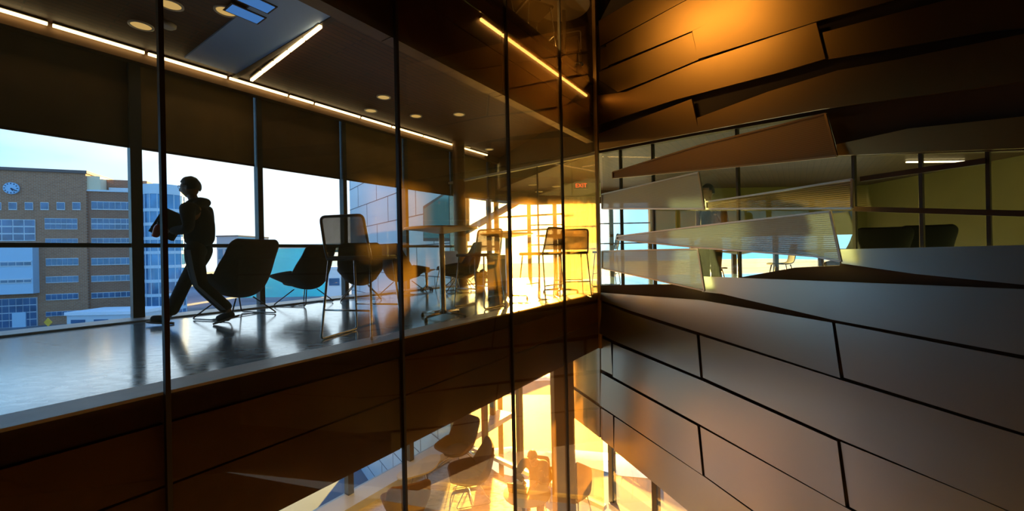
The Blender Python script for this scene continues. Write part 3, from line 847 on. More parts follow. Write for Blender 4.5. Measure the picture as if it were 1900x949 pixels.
def make_stool(seatm, meshm):
    r = empty('bar_stool')
    w, d, h = .25, .25, .76
    for sx in (-1, 1):
        bm = NB(); tube(bm, round_path([(sx * w * .9, d * .75, h - .02), (sx * w * 1.08, d * 1.05, .011), (sx * w * 1.08, -d * 1.08, .011), (sx * w * .9, -d * .8, h - .02)], .04), .011, 8); bm_obj('leg', bm, M['chrome'], r, True)
    for y, z in ((.235, .28), (-.245, .28)):
        bm = NB(); tube(bm, [(-w * 1.02, y, z), (w * 1.02, y, z)], .009); bm_obj('footrest', bm, M['chrome'], r, True)
    bm = NB(); box(bm, (-.24, -.22, h - .02), (.24, .25, h + .025), bev=.018); bm_obj('seat', bm, seatm, r, True)
    b0, b1 = h + .02, 1.15
    bm = NB(); tube(bm, round_path([(-.235, -.20, h - .01), (-.235, -.235, h + .1), (-.225, -.30, b1), (.225, -.30, b1), (.235, -.235, h + .1), (.235, -.20, h - .01)], .05), .013, 8); bm_obj('back_frame', bm, M['steel_dark'], r, True)
    bm = NB(); slab3(bm, [Vector((-.22, -.23, h + .06)), Vector((.22, -.23, h + .06)), Vector((.215, -.297, b1 - .01)), Vector((-.215, -.297, b1 - .01))], Vector((0, -.004, 0)))
    bm_obj('back_mesh', bm, meshm, r)
    return r
def make_bar_table(h, rad, top, legm, nfeet=4, name='bar_table'):
    r = empty(name)
    bm = NB(); lathe(bm, [(0, h - .075), (.05, h - .075), (rad * .5, h - .045), (rad - .02, h - .02), (rad, h - .012), (rad, h - .003), (rad - .008, h), (0, h)], 48); bm_obj('table_top', bm, top, r, True)
    bm = NB(); lathe(bm, [(0, .05), (.042, .05), (.036, .12), (.032, h - .075), (0, h - .075)], 20); bm_obj('column', bm, legm, r, True)
    for k in range(nfeet):
        a = math.pi / 4 + 2 * math.pi * k / nfeet
        c, s = math.cos(a), math.sin(a)
        bm = NB(); tube(bm, [(0, 0, .07), (c * rad * .3, s * rad * .3, .062), (c * rad * .72, s * rad * .72, .05)], [.024, .02, .014], 8)
        f = bm_obj('foot', bm, legm, r, True)
        bm = NB(); lathe(bm, [(0, 0), (.02, 0), (.022, .012), (.012, .045), (0, .05)], 12, (c * rad * .72, s * rad * .72, 0)); bm_obj('caster', bm, M['black'], f, True)
    return r
def make_cafe_chair(shellm, legm, h=.45, name='cafe_chair'):
    r = empty(name)
    prof = [(.22, h - .02, .17, .0), (.20, h, .20, .01), (0, h - .02, .21, .02), (-.16, h - .015, .20, .02), (-.21, h + .06, .19, .02), (-.235, h + .22, .20, .03), (-.26, h + .38, .18, .02), (-.265, h + .41, .14, .01)]
    mesh_obj('shell', shell_mesh(prof, 8, .018), shellm, r)
    for sx in (-1, 1):
        for sy in (-1, 1):
            bm = NB(); tube(bm, [(sx * .14, sy * .13, h - .02), (sx * .21, sy * .21, 0)], [.012, .009], 8); bm_obj('leg', bm, legm, r, True)
    return r
def face(v): return math.atan2(v[1], v[0]) - math.pi / 2     # furniture's front is +y
def floor_at(px, Y, z=0.0):
    p = at_y(px, 457, Y); return Vector((p.x, Y, z))

LC = make_lounge(M['fabric'], M['steel_dark'])
chairs = [
    ((-3.72, 5.50), Vector((-.95, .32)), 1.0, 'dark high-backed lounge chair partly hidden by the walking person, facing left', 1),
    (None, Vector((-.96, .28)), .95, 'dark lounge chair standing alone between the walking person and the wire stool, facing left', (563, 6.8)),
    (None, Vector((-.36, .93)), .98, 'dark lounge chair directly behind the mesh-backed wire stool', (668, 7.4)),
    (None, Vector((.55, .83)), .98, 'dark lounge chair at the right of the window row, turned right', (748, 8.2)),
    (None, -D * .5 - Vector((1, 0, 0)), 1.0, 'dark lounge chair lit amber from behind the nearest tall round table', (851, 8.5)),
]
for i, (xy, fd, sc_, lab, px) in enumerate(chairs):
    o = LC if i == 0 else copy_tree(LC)
    loc = Vector((xy[0], xy[1], 0)) if xy else floor_at(px[0], px[1])
    place(o, loc, face(fd), sc_)
    tag(o, lab, 'chair', 'lounge chairs along the corridor windows')
ST = make_stool(M['seatpad'], M['mesh'])
stools = [
    ((-1.47, 4.02), (.26, .96), 'wire bar stool with mesh back nearest the glass, turned towards the windows'),
    ((-.49, 6.05), (-.5, -.8), 'wire bar stool between the two nearest tall round tables'),
    ((.45, 6.42), (-.6, .5), 'wire bar stool just right of the second tall round table'),
    ((1.02, 7.08), (-.1, 1), 'wire bar stool with mesh back nearest the atrium corner'),
    ((2.1, 9.2), (-.9, .4), 'wire bar stool just past the corner post in the lounge beyond'),
]
for i, (xy, fd, lab) in enumerate(stools):
    o = ST if i == 0 else copy_tree(ST)
    place(o, (xy[0], xy[1], 0), face(fd)); tag(o, lab, 'stool', 'wire bar stools at the tall tables')
BT = make_bar_table(1.11, .45, M['tabletop'], M['chrome'])
tabs = [((-.864, 5.05), .3, 'tall round white bar table nearest, on a star base'),
        ((-.08, 6.9), .9, 'tall round bar table in the sun, second along the glass'),
        ((.92, 7.92 - .05), .5, 'tall round bar table deepest in the glare by the corner'),
        ((.98, 7.1), .2, 'round bar table on the storey above, seen from below by the glass')]
for i, (xy, a, lab) in enumerate(tabs):
    o = BT if i == 0 else copy_tree(BT)
    place(o, (xy[0], xy[1], SLABTOP + .012 if i == 3 else 0), a); tag(o, lab, 'table', 'tall round bar tables')
o = copy_tree(ST); place(o, (.42, 6.62, SLABTOP + .012), face((.8, .4))); tag(o, 'wire bar stool on the storey above, left of the round table', 'stool', 'wire bar stools on the storey above')
o = copy_tree(ST); place(o, (1.12, 7.75, SLABTOP + .012), face((-.3, -1))); tag(o, 'wire bar stool on the storey above, right behind the round table', 'stool', 'wire bar stools on the storey above')
SIDE = make_bar_table(.46, .20, M['tabletop_dk'], M['chrome'], 4, 'side_table'); place(SIDE, floor_at(790, 9.0), .4); tag(SIDE, 'low side table with star base behind the lounge chairs', 'table')
CF = make_cafe_chair(M['plastic_pale'], M['chrome']); place(CF, floor_at(829, 9.3), face((-.2, -1))); tag(CF, 'pale plastic shell chair beneath the nearest tall table, by the windows', 'chair')
# waste bin
bn = empty('waste_bin', floor_at(921, 8.35)); bn.rotation_euler = (0, 0, .5)
bm = NB(); box(bm, (-.15, -.15, .03), (.15, .15, .66), bev=.012); bm_obj('body', bm, M['column'], bn)
bm = NB(); box(bm, (-.16, -.16, .66), (.16, .16, .75), bev=.02); bm_obj('lid', bm, M['mullion_pale'], bn)
bm = NB(); box(bm, (-.14, -.14, 0), (.14, .14, .03)); bm_obj('plinth', bm, M['black'], bn)
tag(bn, 'square bronze waste bin in the sunlight behind the second tall table', 'bin')
# plant
pt = empty('potted_plant', floor_at(890, 9.25))
bm = NB(); lathe(bm, [(0, 0), (.10, 0), (.14, .22), (.15, .24), (.13, .24), (.12, .2), (0, .2)], 24); bm_obj('pot', bm, M['pot'], pt, True)
bm = NB()
for k in range(26):
    a = random.uniform(0, 6.28); tl = random.uniform(.2, .42); L = random.uniform(.25, .5); wd = random.uniform(.05, .08)
    d = Vector((math.cos(a), math.sin(a), 0)); sd = Vector((-d.y, d.x, 0))
    pts = []
    for j in range(6):
        t = j / 5
        c = Vector((0, 0, .2)) + d * (L * t * .8) + Vector((0, 0, tl * 1.5 * t - .35 * t * t))
        wv = wd * math.sin(math.pi * min(1, t * .92 + .06))
        pts.append((bm.verts.new(c + sd * wv - Vector((0, 0, .01))), bm.verts.new(c + Vector((0, 0, .012))), bm.verts.new(c - sd * wv - Vector((0, 0, .01)))))
    for j in range(5):
        for q_ in range(2):
            bm.faces.new((pts[j][q_], pts[j][q_ + 1], pts[j + 1][q_ + 1], pts[j + 1][q_]))
bm_obj('leaves', bm, M['leaf'], pt, True)
tag(pt, 'broad-leaved plant in a brown pot by the partition glass', 'plant')
# right room furniture
RTB = make_bar_table(.74, .42, M['tabletop_dk'], M['steel_dark'], 4, 'round_table'); place(RTB, floor_at(1371, 8.0), .3); tag(RTB, 'dark round table seen under the long perforated wedge', 'table', 'dark round tables in the right lounge')
o = copy_tree(RTB); place(o, floor_at(1522, 7.4), .7); tag(o, 'dark round table seen behind the right end of the long perforated wedge', 'table', 'dark round tables in the right lounge')
RC = make_cafe_chair(M['fabric_black'], M['steel_dark']); place(RC, floor_at(1316, 7.3), face((1, .2))); tag(RC, 'black shell chair left of the dark round table', 'chair', 'black shell chairs in the right lounge')
o = copy_tree(RC); place(o, floor_at(1448, 8.6), face((-1, .3))); tag(o, 'black shell chair right of the dark round table', 'chair', 'black shell chairs in the right lounge')
BL = make_lounge(M['fabric_black'], M['steel_dark']); place(BL, floor_at(1606, 5.9), face((.2, 1)), 1.0); tag(BL, 'black lounge chair behind the ribbon window at the end of the long perforated wedge', 'chair', 'black lounge chairs in the right lounge')
o = copy_tree(BL); place(o, floor_at(1690, 6.6), face((.3, 1)), 1.05); tag(o, 'black lounge chair farther right along the ribbon window, only its top showing', 'chair', 'black lounge chairs in the right lounge')
o = led(on_z(1682, 301, FARCEIL - .032), on_z(1788, 300, FARCEIL - .032), M['led'], 'thin linear light in the right lounge before the yellow wall', None, .04)
# lower floor
LL = make_lounge(M['fabric_low'], M['chrome'])
lows = [(on_z(755, 985, LZ), Vector((-.40, .92)), 'brown lounge chair nearest on the lower floor, seen from behind'),
        (on_z(850, 866, LZ), Vector((-.55, -.8)), 'brown lounge chair deepest on the lower floor, under the fascia edge'),
        (on_z(874, 922, LZ), Vector((-.95, -.25)), 'brown lounge chair on the lower floor in the middle, facing left')]
for i, (p, fd, lab) in enumerate(lows):
    o = LL if i == 0 else copy_tree(LL)
    place(o, (p.x, p.y, LZ), face(fd)); tag(o, lab, 'chair', 'brown lounge chairs on the lower floor')
kt = empty('coffee_table', on_z(783, 905, LZ)); kt.rotation_euler = (0, 0, ANG)
bm = NB()
kp = []
for k in range(40):
    a = 2 * math.pi * k / 40
    r_ = .36 + .07 * math.cos(2 * a) + .05 * math.sin(3 * a)
    kp.append((r_ * 1.25 * math.cos(a), r_ * .8 * math.sin(a)))
prism(bm, kp, .40, .43); bm_obj('table_top', bm, M['tabletop'], kt)
for a in (.4, 2.4, 4.5):
    bm = NB(); tube(bm, [(.16 * math.cos(a), .12 * math.sin(a), .40), (.26 * math.cos(a), .2 * math.sin(a), 0)], .012); bm_obj('leg', bm, M['chrome'], kt, True)
tag(kt, 'low white curved coffee table before the lower windows', 'table')
tp = on_z(978, 915, LZ + .73)
RT2 = make_bar_table(.73, .40, M['tabletop'], M['chrome'], 4, 'cafe_table'); place(RT2, (tp.x, tp.y, LZ), .2); tag(RT2, 'small round table where the seated person works on the lower floor', 'table')
lp = empty('laptop', (tp.x - .13, tp.y + .08, LZ + .731)); lp.rotation_euler = (0, 0, R(165))
bm = NB(); box(bm, (-.16, -.11, 0), (.16, .11, .016), bev=.005); bm_obj('keyboard_base', bm, M['black'], lp)
bm = NB(); slab3(bm, [Vector((-.16, .11, .016)), Vector((.16, .11, .016)), Vector((.16, .19, .21)), Vector((-.16, .19, .21))], Vector((0, .008, 0))); bm_obj('screen', bm, M['black'], lp)
tag(lp, 'open dark laptop on the small round table of the lower floor', 'laptop')
ck = make_cafe_chair(M['fabric_low'], M['chrome'])
p = Vector((.74, 8.05, LZ)); place(ck, p, face((-.9, -.3))); tag(ck, 'brown shell chair left of the column on the lower floor', 'chair', 'brown shell chairs on the lower floor')
o = copy_tree(ck); place(o, (1.06, 7.35, LZ), face((-.6, -.6))); tag(o, 'brown shell chair right of the column on the lower floor', 'chair', 'brown shell chairs on the lower floor')

# ================================================================== PEOPLE
def skin_mesh(chains, sub=2):
    """chains: list of lists of (point, rx[, ry]); the first chain's first point is the root; later chains start at an existing point"""
    bm = NB(); vmap = {}
    rad = {}
    def V(p):
        k = tuple(round(c, 4) for c in p)
        if k not in vmap: vmap[k] = bm.verts.new(p)
        return k
    order = []
    for ch in chains:
        pk = None
        for e in ch:
            k = V(e[0])
            rad.setdefault(k, (e[1], e[2] if len(e) > 2 else e[1]))
            if pk is not None and pk != k:
                try: bm.edges.new((vmap[pk], vmap[k]))
                except ValueError: pass
            pk = k
    keys = list(vmap.keys())
    me = bpy.data.meshes.new('sk')
    bm.verts.index_update(); bm.to_mesh(me); bm.free()
    o = bpy.data.objects.new('sk', me); C.objects.link(o)
    o.modifiers.new('s', 'SKIN')
    for i, k in enumerate(keys):
        sv = me.skin_vertices[0].data[i]
        sv.radius = rad[k]; sv.use_root = (i == 0)
    md = o.modifiers.new('u', 'SUBSURF'); md.levels = sub; md.render_levels = sub
    r = baked(o)
    bpy.data.objects.remove(o)
    return r
def merge_remesh(meshes, voxel=.009):
    bm = NB()
    for me in meshes: bm.from_mesh(me)
    me = bpy.data.meshes.new('mm'); bm.to_mesh(me); bm.free()
    o = bpy.data.objects.new('mm', me); C.objects.link(o)
    md = o.modifiers.new('r', 'REMESH'); md.mode = 'VOXEL'; md.voxel_size = voxel
    md = o.modifiers.new('m', 'SMOOTH'); md.factor = .5; md.iterations = 3
    r = baked(o); bpy.data.objects.remove(o)
    return r
def head_mesh(c, tilt=0.0, turn=0.0):
    """face towards +x"""
    bm = NB()
    bmesh.ops.create_uvsphere(bm, u_segments=40, v_segments=28, radius=1)
    for v in bm.verts:
        x, y, z = v.co
        X, Y, Z = x * .096, y * .075, z * .120
        if z < 0:
            X *= 1 - .12 * (-z); Y *= 1 - .30 * (-z) ** 1.3
            if x > 0: X += .014 * (-z) * x
        if x > 0:
            g_ = lambda cy, cz, sy, sz: math.exp(-((Y - cy) / sy) ** 2 - ((Z - cz) / sz) ** 2)
            X += .026 * g_(0, -.025, .013, .022) + .010 * g_(0, -.005, .010, .03)
            X += .008 * g_(0, .028, .045, .012)
            X -= .010 * (g_(.032, .004, .016, .013) + g_(-.032, .004, .016, .013))
            X += .007 * g_(0, -.062, .024, .010) - .005 * g_(0, -.073, .03, .005) + .006 * g_(0, -.082, .022, .008)
            X += .008 * g_(0, -.108, .026, .016)
        v.co = (X, Y, Z)
    for sy in (-1, 1):
        bmesh.ops.create_uvsphere(bm, u_segments=12, v_segments=8, radius=1, matrix=Matrix.Translation((-.008, sy * .076, -.012)) @ Matrix.Rotation(.2 * sy, 4, 'Z') @ Matrix.Diagonal((.019, .010, .032, 1)))
    mt = Matrix.Translation(c) @ Matrix.Rotation(turn, 4, 'Z') @ Matrix.Rotation(tilt, 4, 'Y')
    bm.transform(mt)
    me = bpy.data.meshes.new('hd'); bm.to_mesh(me); bm.free()
    return me, mt
def hair_mesh(mt, low=-.02):
    bm = NB()
    bmesh.ops.create_uvsphere(bm, u_segments=40, v_segments=28, radius=1)
    rnd = random.Random(3)
    for v in bm.verts:
        x, y, z = v.co
        k = 1.0 + .03 * math.sin(9 * x + 4 * z) * math.sin(8 * y)
        v.co = (x * .099 * k - .006, y * .080 * k, z * .118 * k + .010)
    dele = [v for v in bm.verts if (v.co.z < low - .02 and v.co.x > -.045) or v.co.z < -.04 or (v.co.x > .045 and v.co.z < .055) or (v.co.x > 0.0 and v.co.z < .02 and abs(v.co.y) > .02)]
    bmesh.ops.delete(bm, geom=dele, context='VERTS')
    bm.transform(mt)
    me = bpy.data.meshes.new('hair'); bm.to_mesh(me); bm.free()
    o = bpy.data.objects.new('tmp', me); C.objects.link(o)
    md = o.modifiers.new('a', 'SOLIDIFY'); md.thickness = .012; md.offset = 1
    md = o.modifiers.new('b', 'SUBSURF'); md.levels = 1; md.render_levels = 1
    r = baked(o); bpy.data.objects.remove(o)
    return r
def hand_chains(wrist, fwd, palm, curl=.9, side=1):
    """palm and five fingers as chains; fwd along the hand, palm the way the palm faces, thumb on side"""
    f = Vector(fwd).normalized(); pn = Vector(palm); pn = (pn - f * pn.dot(f)).normalized(); s = f.cross(pn).normalized() * side
    w = Vector(wrist)
    ch = []
    mid = w + f * .045
    ch.append([(w, .022, .026), (mid, .017, .034), (w + f * .078, .013, .036)])
    kn = w + f * .078
    for i, (o_, L) in enumerate(((.030, .068), (.010, .076), (-.010, .072), (-.029, .058))):
        b = kn + s * o_ + f * .006
        p = [kn, b]
        d = f.copy(); a = 0
        c = b.copy()
        for seg in (.45, .32, .23):
            a += curl * .55
            dd = f * math.cos(a) + pn * math.sin(a)
            c = c + dd * L * seg * 1.05
            p.append(c.copy())
        ch.append([(p[0], .013, .036)] + [(q_, r_) for q_, r_ in zip(p[1:], (.0095, .009, .0082, .007))])
    tb = w + f * .028
    t1 = tb + s * .034 + f * .018 + pn * .008
    t2 = t1 + s * .016 + f * .028 + pn * .014
    t3 = t2 + f * .022 + pn * .012
    ch.append([(mid, .017, .034), (t1, .012), (t2, .010), (t3, .008)])
    return ch
def V3(*a): return Vector(a)
def build_person(name, J, loc, rz, tops, legsm, label, top_name='hoodie', leg_name='trousers', seated=False, hood=False, scale=1.0):
    """J: joints in the body's frame, x forward, y to the body's left"""
    r = empty(name, loc, rz, scale)
    pel, ch_, nk, hd = J['pelvis'], J['chest'], J['neck'], J['head']
    sp_ = (pel + ch_) / 2 + J.get('belly', V3(0, 0, 0))
    torso = [(pel, .125, .145), (sp_, .115, .14), (ch_, .125, .165), (nk, .058), (hd - V3(0, 0, .06) , .05)]
    chains = [torso]
    for sd in ('l', 'r'):
        sh, el, wr_ = J['sh_' + sd], J['el_' + sd], J['wr_' + sd]
        chains.append([(ch_, .125, .165), (sh, .058), ((sh + el) / 2, .047), (el, .040), ((el + wr_) / 2, .036), (wr_, .024, .028)])
        hp, kn, an = J['hip_' + sd], J['kn_' + sd], J['an_' + sd]
        chains.append([(pel, .125, .145), (hp, .092), ((hp + kn) / 2, .080), (kn, .058), ((kn * .6 + an * .4), .055), (an, .038), (J['toe_' + sd], .034, .04)])
        for c in hand_chains(wr_, J['hf_' + sd], J['hp_' + sd], J.get('curl_' + sd, .8), 1 if sd == 'r' else -1): chains.append(c)
    # limbs are grown per chain so that the fingers stay apart, then fused to one surface
    meshes = [skin_mesh([c]) for c in chains]
    hm, mt = head_mesh(hd, J.get('tilt', 0), J.get('turn', 0))
    meshes.append(hm)
    body = merge_remesh(meshes, .0085)
    mesh_obj('body', body, M['skin'], r)
    mesh_obj('hair', hair_mesh(mt), M['hair'], r)
    # top
    tch = [[(pel + V3(0, 0, -.02), .150, .175), (sp_, .140, .168), (ch_, .148, .185), (nk - V3(0, 0, .03), .085, .1)]]
    for sd in ('l', 'r'):
        sh, el, wr_ = J['sh_' + sd], J['el_' + sd], J['wr_' + sd]
        tch.append([(ch_ + (sh - ch_) * .35, .13), (sh, .092), (sh * .7 + el * .3, .080), ((sh + el) / 2, .074), (el, .066), ((el + wr_) / 2, .058), (el + (wr_ - el) * .94, .046)])
    ms_ = [skin_mesh([c]) for c in tch]
    if hood:
        bm = NB(); bmesh.ops.create_uvsphere(bm, u_segments=20, v_segments=14, radius=1, matrix=Matrix.Translation(nk + V3(-.075, 0, -.02)) @ Matrix.Rotation(.5, 4, 'Y') @ Matrix.Diagonal((.085, .12, .06, 1)))
        me = bpy.data.meshes.new('h'); bm.to_mesh(me); bm.free(); ms_.append(me)
        bm = NB(); tube(bm, [nk + V3(.075 * math.cos(a), .085 * math.sin(a), -.005 - .035 * math.cos(a)) for a in [k * math.pi / 9 for k in range(18)]], .024, 8, True)
        me = bpy.data.meshes.new('h2'); bm.to_mesh(me); bm.free(); ms_.append(me)
    mesh_obj(top_name, merge_remesh(ms_, .011), tops, r)
    lch = []
    for sd in ('l', 'r'):
        hp, kn, an = J['hip_' + sd], J['kn_' + sd], J['an_' + sd]
        lch.append([(pel + V3(0, 0, .02), .140, .165), (hp, .112), ((hp + kn) / 2, .098), (kn, .080), ((kn + an) / 2, .080), (an + (kn - an) * .02, .076)])
    tr_o = mesh_obj(leg_name, merge_remesh([skin_mesh([c]) for c in lch], .011), legsm, r)
    for sd in ('l', 'r'):
        an, to = J['an_' + sd], J['toe_' + sd]
        d = (to - an); dn = Vector((d.x, d.y, d.z)).normalized()
        hl = J['heel_' + sd]
        um = skin_mesh([[(hl + V3(0, 0, .025) , .046, .050), (hl * .55 + to * .45 + V3(0, 0, .03), .052, .054), (to + V3(0, 0, .016), .044, .056)], [(hl * .75 + to * .25 + V3(0, 0, .02), .05), (an + V3(0, 0, .01), .052)]])
        so = mesh_obj('shoe', um, M['shoe'], r)
        f = (to - hl); fl = f.length; f.normalize()
        sdv = V3(0, 1, 0); up = f.cross(sdv) * -1
        if up.z < 0: up = -up
        bm = NB(); pts = []
        for k in range(20):
            a = 2 * math.pi * k / 20
            pts.append(hl + f * (fl / 2 + (fl / 2 + .045) * math.cos(a)) + sdv * (.048 * math.sin(a) * (1 + .12 * math.cos(a))) - up * .022)
        slab3(bm, pts, up * .022); bm_obj('sole', bm, M['sole'], so)
    return r, tr_o
# walking person -------------------------------------------------
J = dict(pelvis=V3(0, 0, .93), chest=V3(.0, 0, 1.27), neck=V3(.035, 0, 1.47), head=V3(.085, 0, 1.635), belly=V3(-.01, 0, 0), tilt=.05,
         sh_l=V3(.02, .19, 1.40), el_l=V3(-.02, .23, 1.13), wr_l=V3(.22, .15, 1.11),
         sh_r=V3(.02, -.19, 1.40), el_r=V3(.0, -.25, 1.13), wr_r=V3(.24, -.12, 1.13),
         hf_l=V3(1, -.25, .05), hp_l=V3(.1, -1, 0), hf_r=V3(1, .25, .05), hp_r=V3(.1, 1, 0), curl_l=1.0, curl_r=1.0,
         hip_l=V3(.01, .10, .87), kn_l=V3(-.06, .11, .48), an_l=V3(-.37, .10, .15), toe_l=V3(-.22, .10, .035), heel_l=V3(-.42, .10, .10),
         hip_r=V3(.0, -.10, .87), kn_r=V3(.22, -.11, .50), an_r=V3(.40, -.11, .10), toe_r=V3(.60, -.115, .050), heel_r=V3(.385, -.11, .028))
wd = Vector((-.985, -.17, 0))
wloc = Vector((-3.74, 4.90, 0))
WP, wt = build_person('person', J, wloc, math.atan2(wd.y, wd.x), M['hoodie'], M['trousers'], '', hood=True)
tag(WP, 'person in dark hoodie and striped trousers walking left along the corridor with a folder', 'person')
for (kn, an, hp, sy) in ((J['kn_l'], J['an_l'], J['hip_l'], .10),):
    bm = NB()
    path = [hp + V3(-.01, .115, .02), (hp + kn) / 2 + V3(0, .101, 0), kn + V3(0, .083, 0), (kn + an) / 2 + V3(0, .081, 0), an + (kn - an) * .1 + V3(0, .077, 0)]
    for i in range(len(path) - 1):
        slab3(bm, [path[i] + V3(-.022, 0, 0), path[i] + V3(.022, 0, 0), path[i + 1] + V3(.022, 0, 0), path[i + 1] + V3(-.022, 0, 0)], V3(0, .006, 0))
    bm_obj('side_stripe', bm, M['stripe'], WP)
gl = empty('glasses'); gl.parent = WP
bm = NB(); tube(bm, [V3(.185, .03 + .024 * math.cos(a), 1.64 + .018 * math.sin(a)) for a in [k * .5236 for k in range(12)]], .0025, 6, True); bm_obj('rim', bm, M['steel_dark'], gl)
bm = NB(); tube(bm, [V3(.185, -.03 + .024 * math.cos(a), 1.64 + .018 * math.sin(a)) for a in [k * .5236 for k in range(12)]], .0025, 6, True); bm_obj('rim', bm, M['steel_dark'], gl)
bm = NB(); tube(bm, [V3(.185, .055, 1.642), V3(.14, .078, 1.642), V3(.07, .084, 1.635)], .0025, 6); bm_obj('temple', bm, M['steel_dark'], gl)
mw = Matrix.Translation(wloc) @ Matrix.Rotation(math.atan2(wd.y, wd.x), 4, 'Z')
fo = empty('folder')
fo.matrix_world = mw @ Matrix.Translation((.30, .03, 1.20)) @ Matrix.Rotation(R(12), 4, 'Z') @ Matrix.Rotation(R(-28), 4, 'Y')
bm = NB(); box(bm, (-.115, -.022, -.15), (.115, .022, .15), bev=.004); bm_obj('pages', bm, M['paper'], fo)
for sy in (-1, 1):
    bm = NB(); box(bm, (-.125, sy * .026 - .004, -.16), (.125, sy * .026 + .004, .16), bev=.003); bm_obj('cover', bm, M['book'], fo)
tag(fo, 'dark folder held against the chest of the walking person', 'folder')
bo = empty('bottle')
bo.matrix_world = mw @ Matrix.Translation((.40, .10, 1.06)) @ Matrix.Rotation(R(-28), 4, 'Y') @ Matrix.Rotation(R(-20), 4, 'X')
bm = NB(); lathe(bm, [(0, 0), (.033, 0), (.036, .01), (.036, .11), (.03, .135), (.016, .155), (.016, .165), (0, .165)], 20); bm_obj('body', bm, M['red'], bo, True)
bm = NB(); lathe(bm, [(0, .165), (.019, .165), (.019, .195), (.008, .2), (0, .2)], 16); bm_obj('cap', bm, M['black'], bo, True)
tag(bo, 'small red drink bottle in the hand of the walking person', 'bottle')
# seated person on the lower floor --------------------------------
J2 = dict(pelvis=V3(0, 0, .50), chest=V3(.16, 0, .86), neck=V3(.27, 0, 1.02), head=V3(.36, 0, 1.13), belly=V3(-.02, 0, 0), tilt=.55,
          sh_l=V3(.20, .19, .95), el_l=V3(.33, .31, .76), wr_l=V3(.52, .13, .785), sh_r=V3(.20, -.19, .95), el_r=V3(.33, -.31, .76), wr_r=V3(.52, -.13, .785),
          hf_l=V3(1, -.4, -.05), hp_l=V3(0, 0, -1), hf_r=V3(1, .4, -.05), hp_r=V3(0, 0, -1), curl_l=.35, curl_r=.35,
          hip_l=V3(.02, .10, .47), kn_l=V3(.42, .14, .50), an_l=V3(.36, .13, .085), toe_l=V3(.55, .14, .028), heel_l=V3(.34, .13, .028),
          hip_r=V3(.02, -.10, .47), kn_r=V3(.42, -.14, .50), an_r=V3(.36, -.13, .085), toe_r=V3(.55, -.14, .028), heel_r=V3(.34, -.13, .028))
fd2 = Vector((-.28, -.96, 0)).normalized()
loc2 = Vector((tp.x, tp.y, LZ)) - fd2 * .78
SP, _ = build_person('person', J2, loc2, math.atan2(fd2.y, fd2.x), M['shirt_low'], M['trousers'], '', top_name='jacket')
tag(SP, 'person in a brown jacket leaning over the small round table on the lower floor', 'person')
sc2 = copy_tree(ck); place(sc2, loc2, face(fd2)); tag(sc2, 'brown shell chair under the seated person on the lower floor', 'chair', 'brown shell chairs on the lower floor')
# standing person behind the ribbon window -------------------------
J3 = dict(pelvis=V3(0, 0, .95), chest=V3(0, 0, 1.30), neck=V3(.02, 0, 1.51), head=V3(.05, 0, 1.68),
          sh_l=V3(0, .20, 1.44), el_l=V3(-.03, .25, 1.15), wr_l=V3(.12, .24, .92), sh_r=V3(0, -.20, 1.44), el_r=V3(-.03, -.25, 1.15), wr_r=V3(.12, -.24, .92),
          hf_l=V3(.3, 0, -1), hp_l=V3(0, -1, 0), hf_r=V3(.3, 0, -1), hp_r=V3(0, 1, 0), curl_l=.5, curl_r=.5,
          hip_l=V3(0, .10, .89), kn_l=V3(.02, .11, .50), an_l=V3(0, .12, .085), toe_l=V3(.19, .14, .028), heel_l=V3(-.03, .12, .028),
          hip_r=V3(0, -.10, .89), kn_r=V3(.02, -.11, .50), an_r=V3(0, -.12, .085), toe_r=V3(.19, -.14, .028), heel_r=V3(-.03, -.12, .028))
l3 = floor_at(1319, 6.5)
TP, _ = build_person('person', J3, l3, R(200), M['hoodie'], M['trousers'], '', top_name='jacket')
tag(TP, 'person in dark clothes standing behind the ribbon window beside the see-through wedge', 'person')

# ================================================================== OUTSIDE
GZ = -10.0
bm = NB()
gx = [-260, 260]
bm.faces.new([bm.verts.new(v) for v in ((-260, -40, GZ), (260, -40, GZ), (260, 420, GZ), (-260, 420, GZ))])
o = bm_obj('ground', bm, M['ground']); struct(o)
# road and snow banks on the sun side
bm = NB(); slab3(bm, [Vector((-30, 24, GZ + .02)), Vector((60, 18, GZ + .02)), Vector((60, 27, GZ + .02)), Vector((-30, 33, GZ + .02))], Vector((0, 0, .03))); struct(bm_obj('road', bm, M['asphalt']))
for k, (x0, y0, x1, y1, w_) in enumerate(((-2, 21.5, 40, 17.5, 1.6), (-4, 35.5, 50, 30, 2.0), (-62, 53, -34, 51, 3.0))):
    bm = NB(); n_ = 24; L_ = []; Rr = []; T_ = []
    for i in range(n_ + 1):
        t = i / n_; x = x0 + (x1 - x0) * t; y = y0 + (y1 - y0) * t
        L_.append(bm.verts.new((x, y - w_ * (.6 + .4 * math.sin(i * 1.7)), GZ + .03))); Rr.append(bm.verts.new((x, y + w_ * (.6 + .4 * math.sin(i * 2.3)), GZ + .03))); T_.append(bm.verts.new((x, y, GZ + .35 + .25 * math.sin(i * 1.3))))
    for i in range(n_):
        bm.faces.new((L_[i], L_[i + 1], T_[i + 1], T_[i])); bm.faces.new((T_[i], T_[i + 1], Rr[i + 1], Rr[i]))
    o = bm_obj('snow_bank', bm, M['snow'], None, True); tag(o, ['snow bank along the near side of the road', 'snow bank along the far side of the road', 'wide snow bank before the brick building'][k], 'snow', kind='stuff')
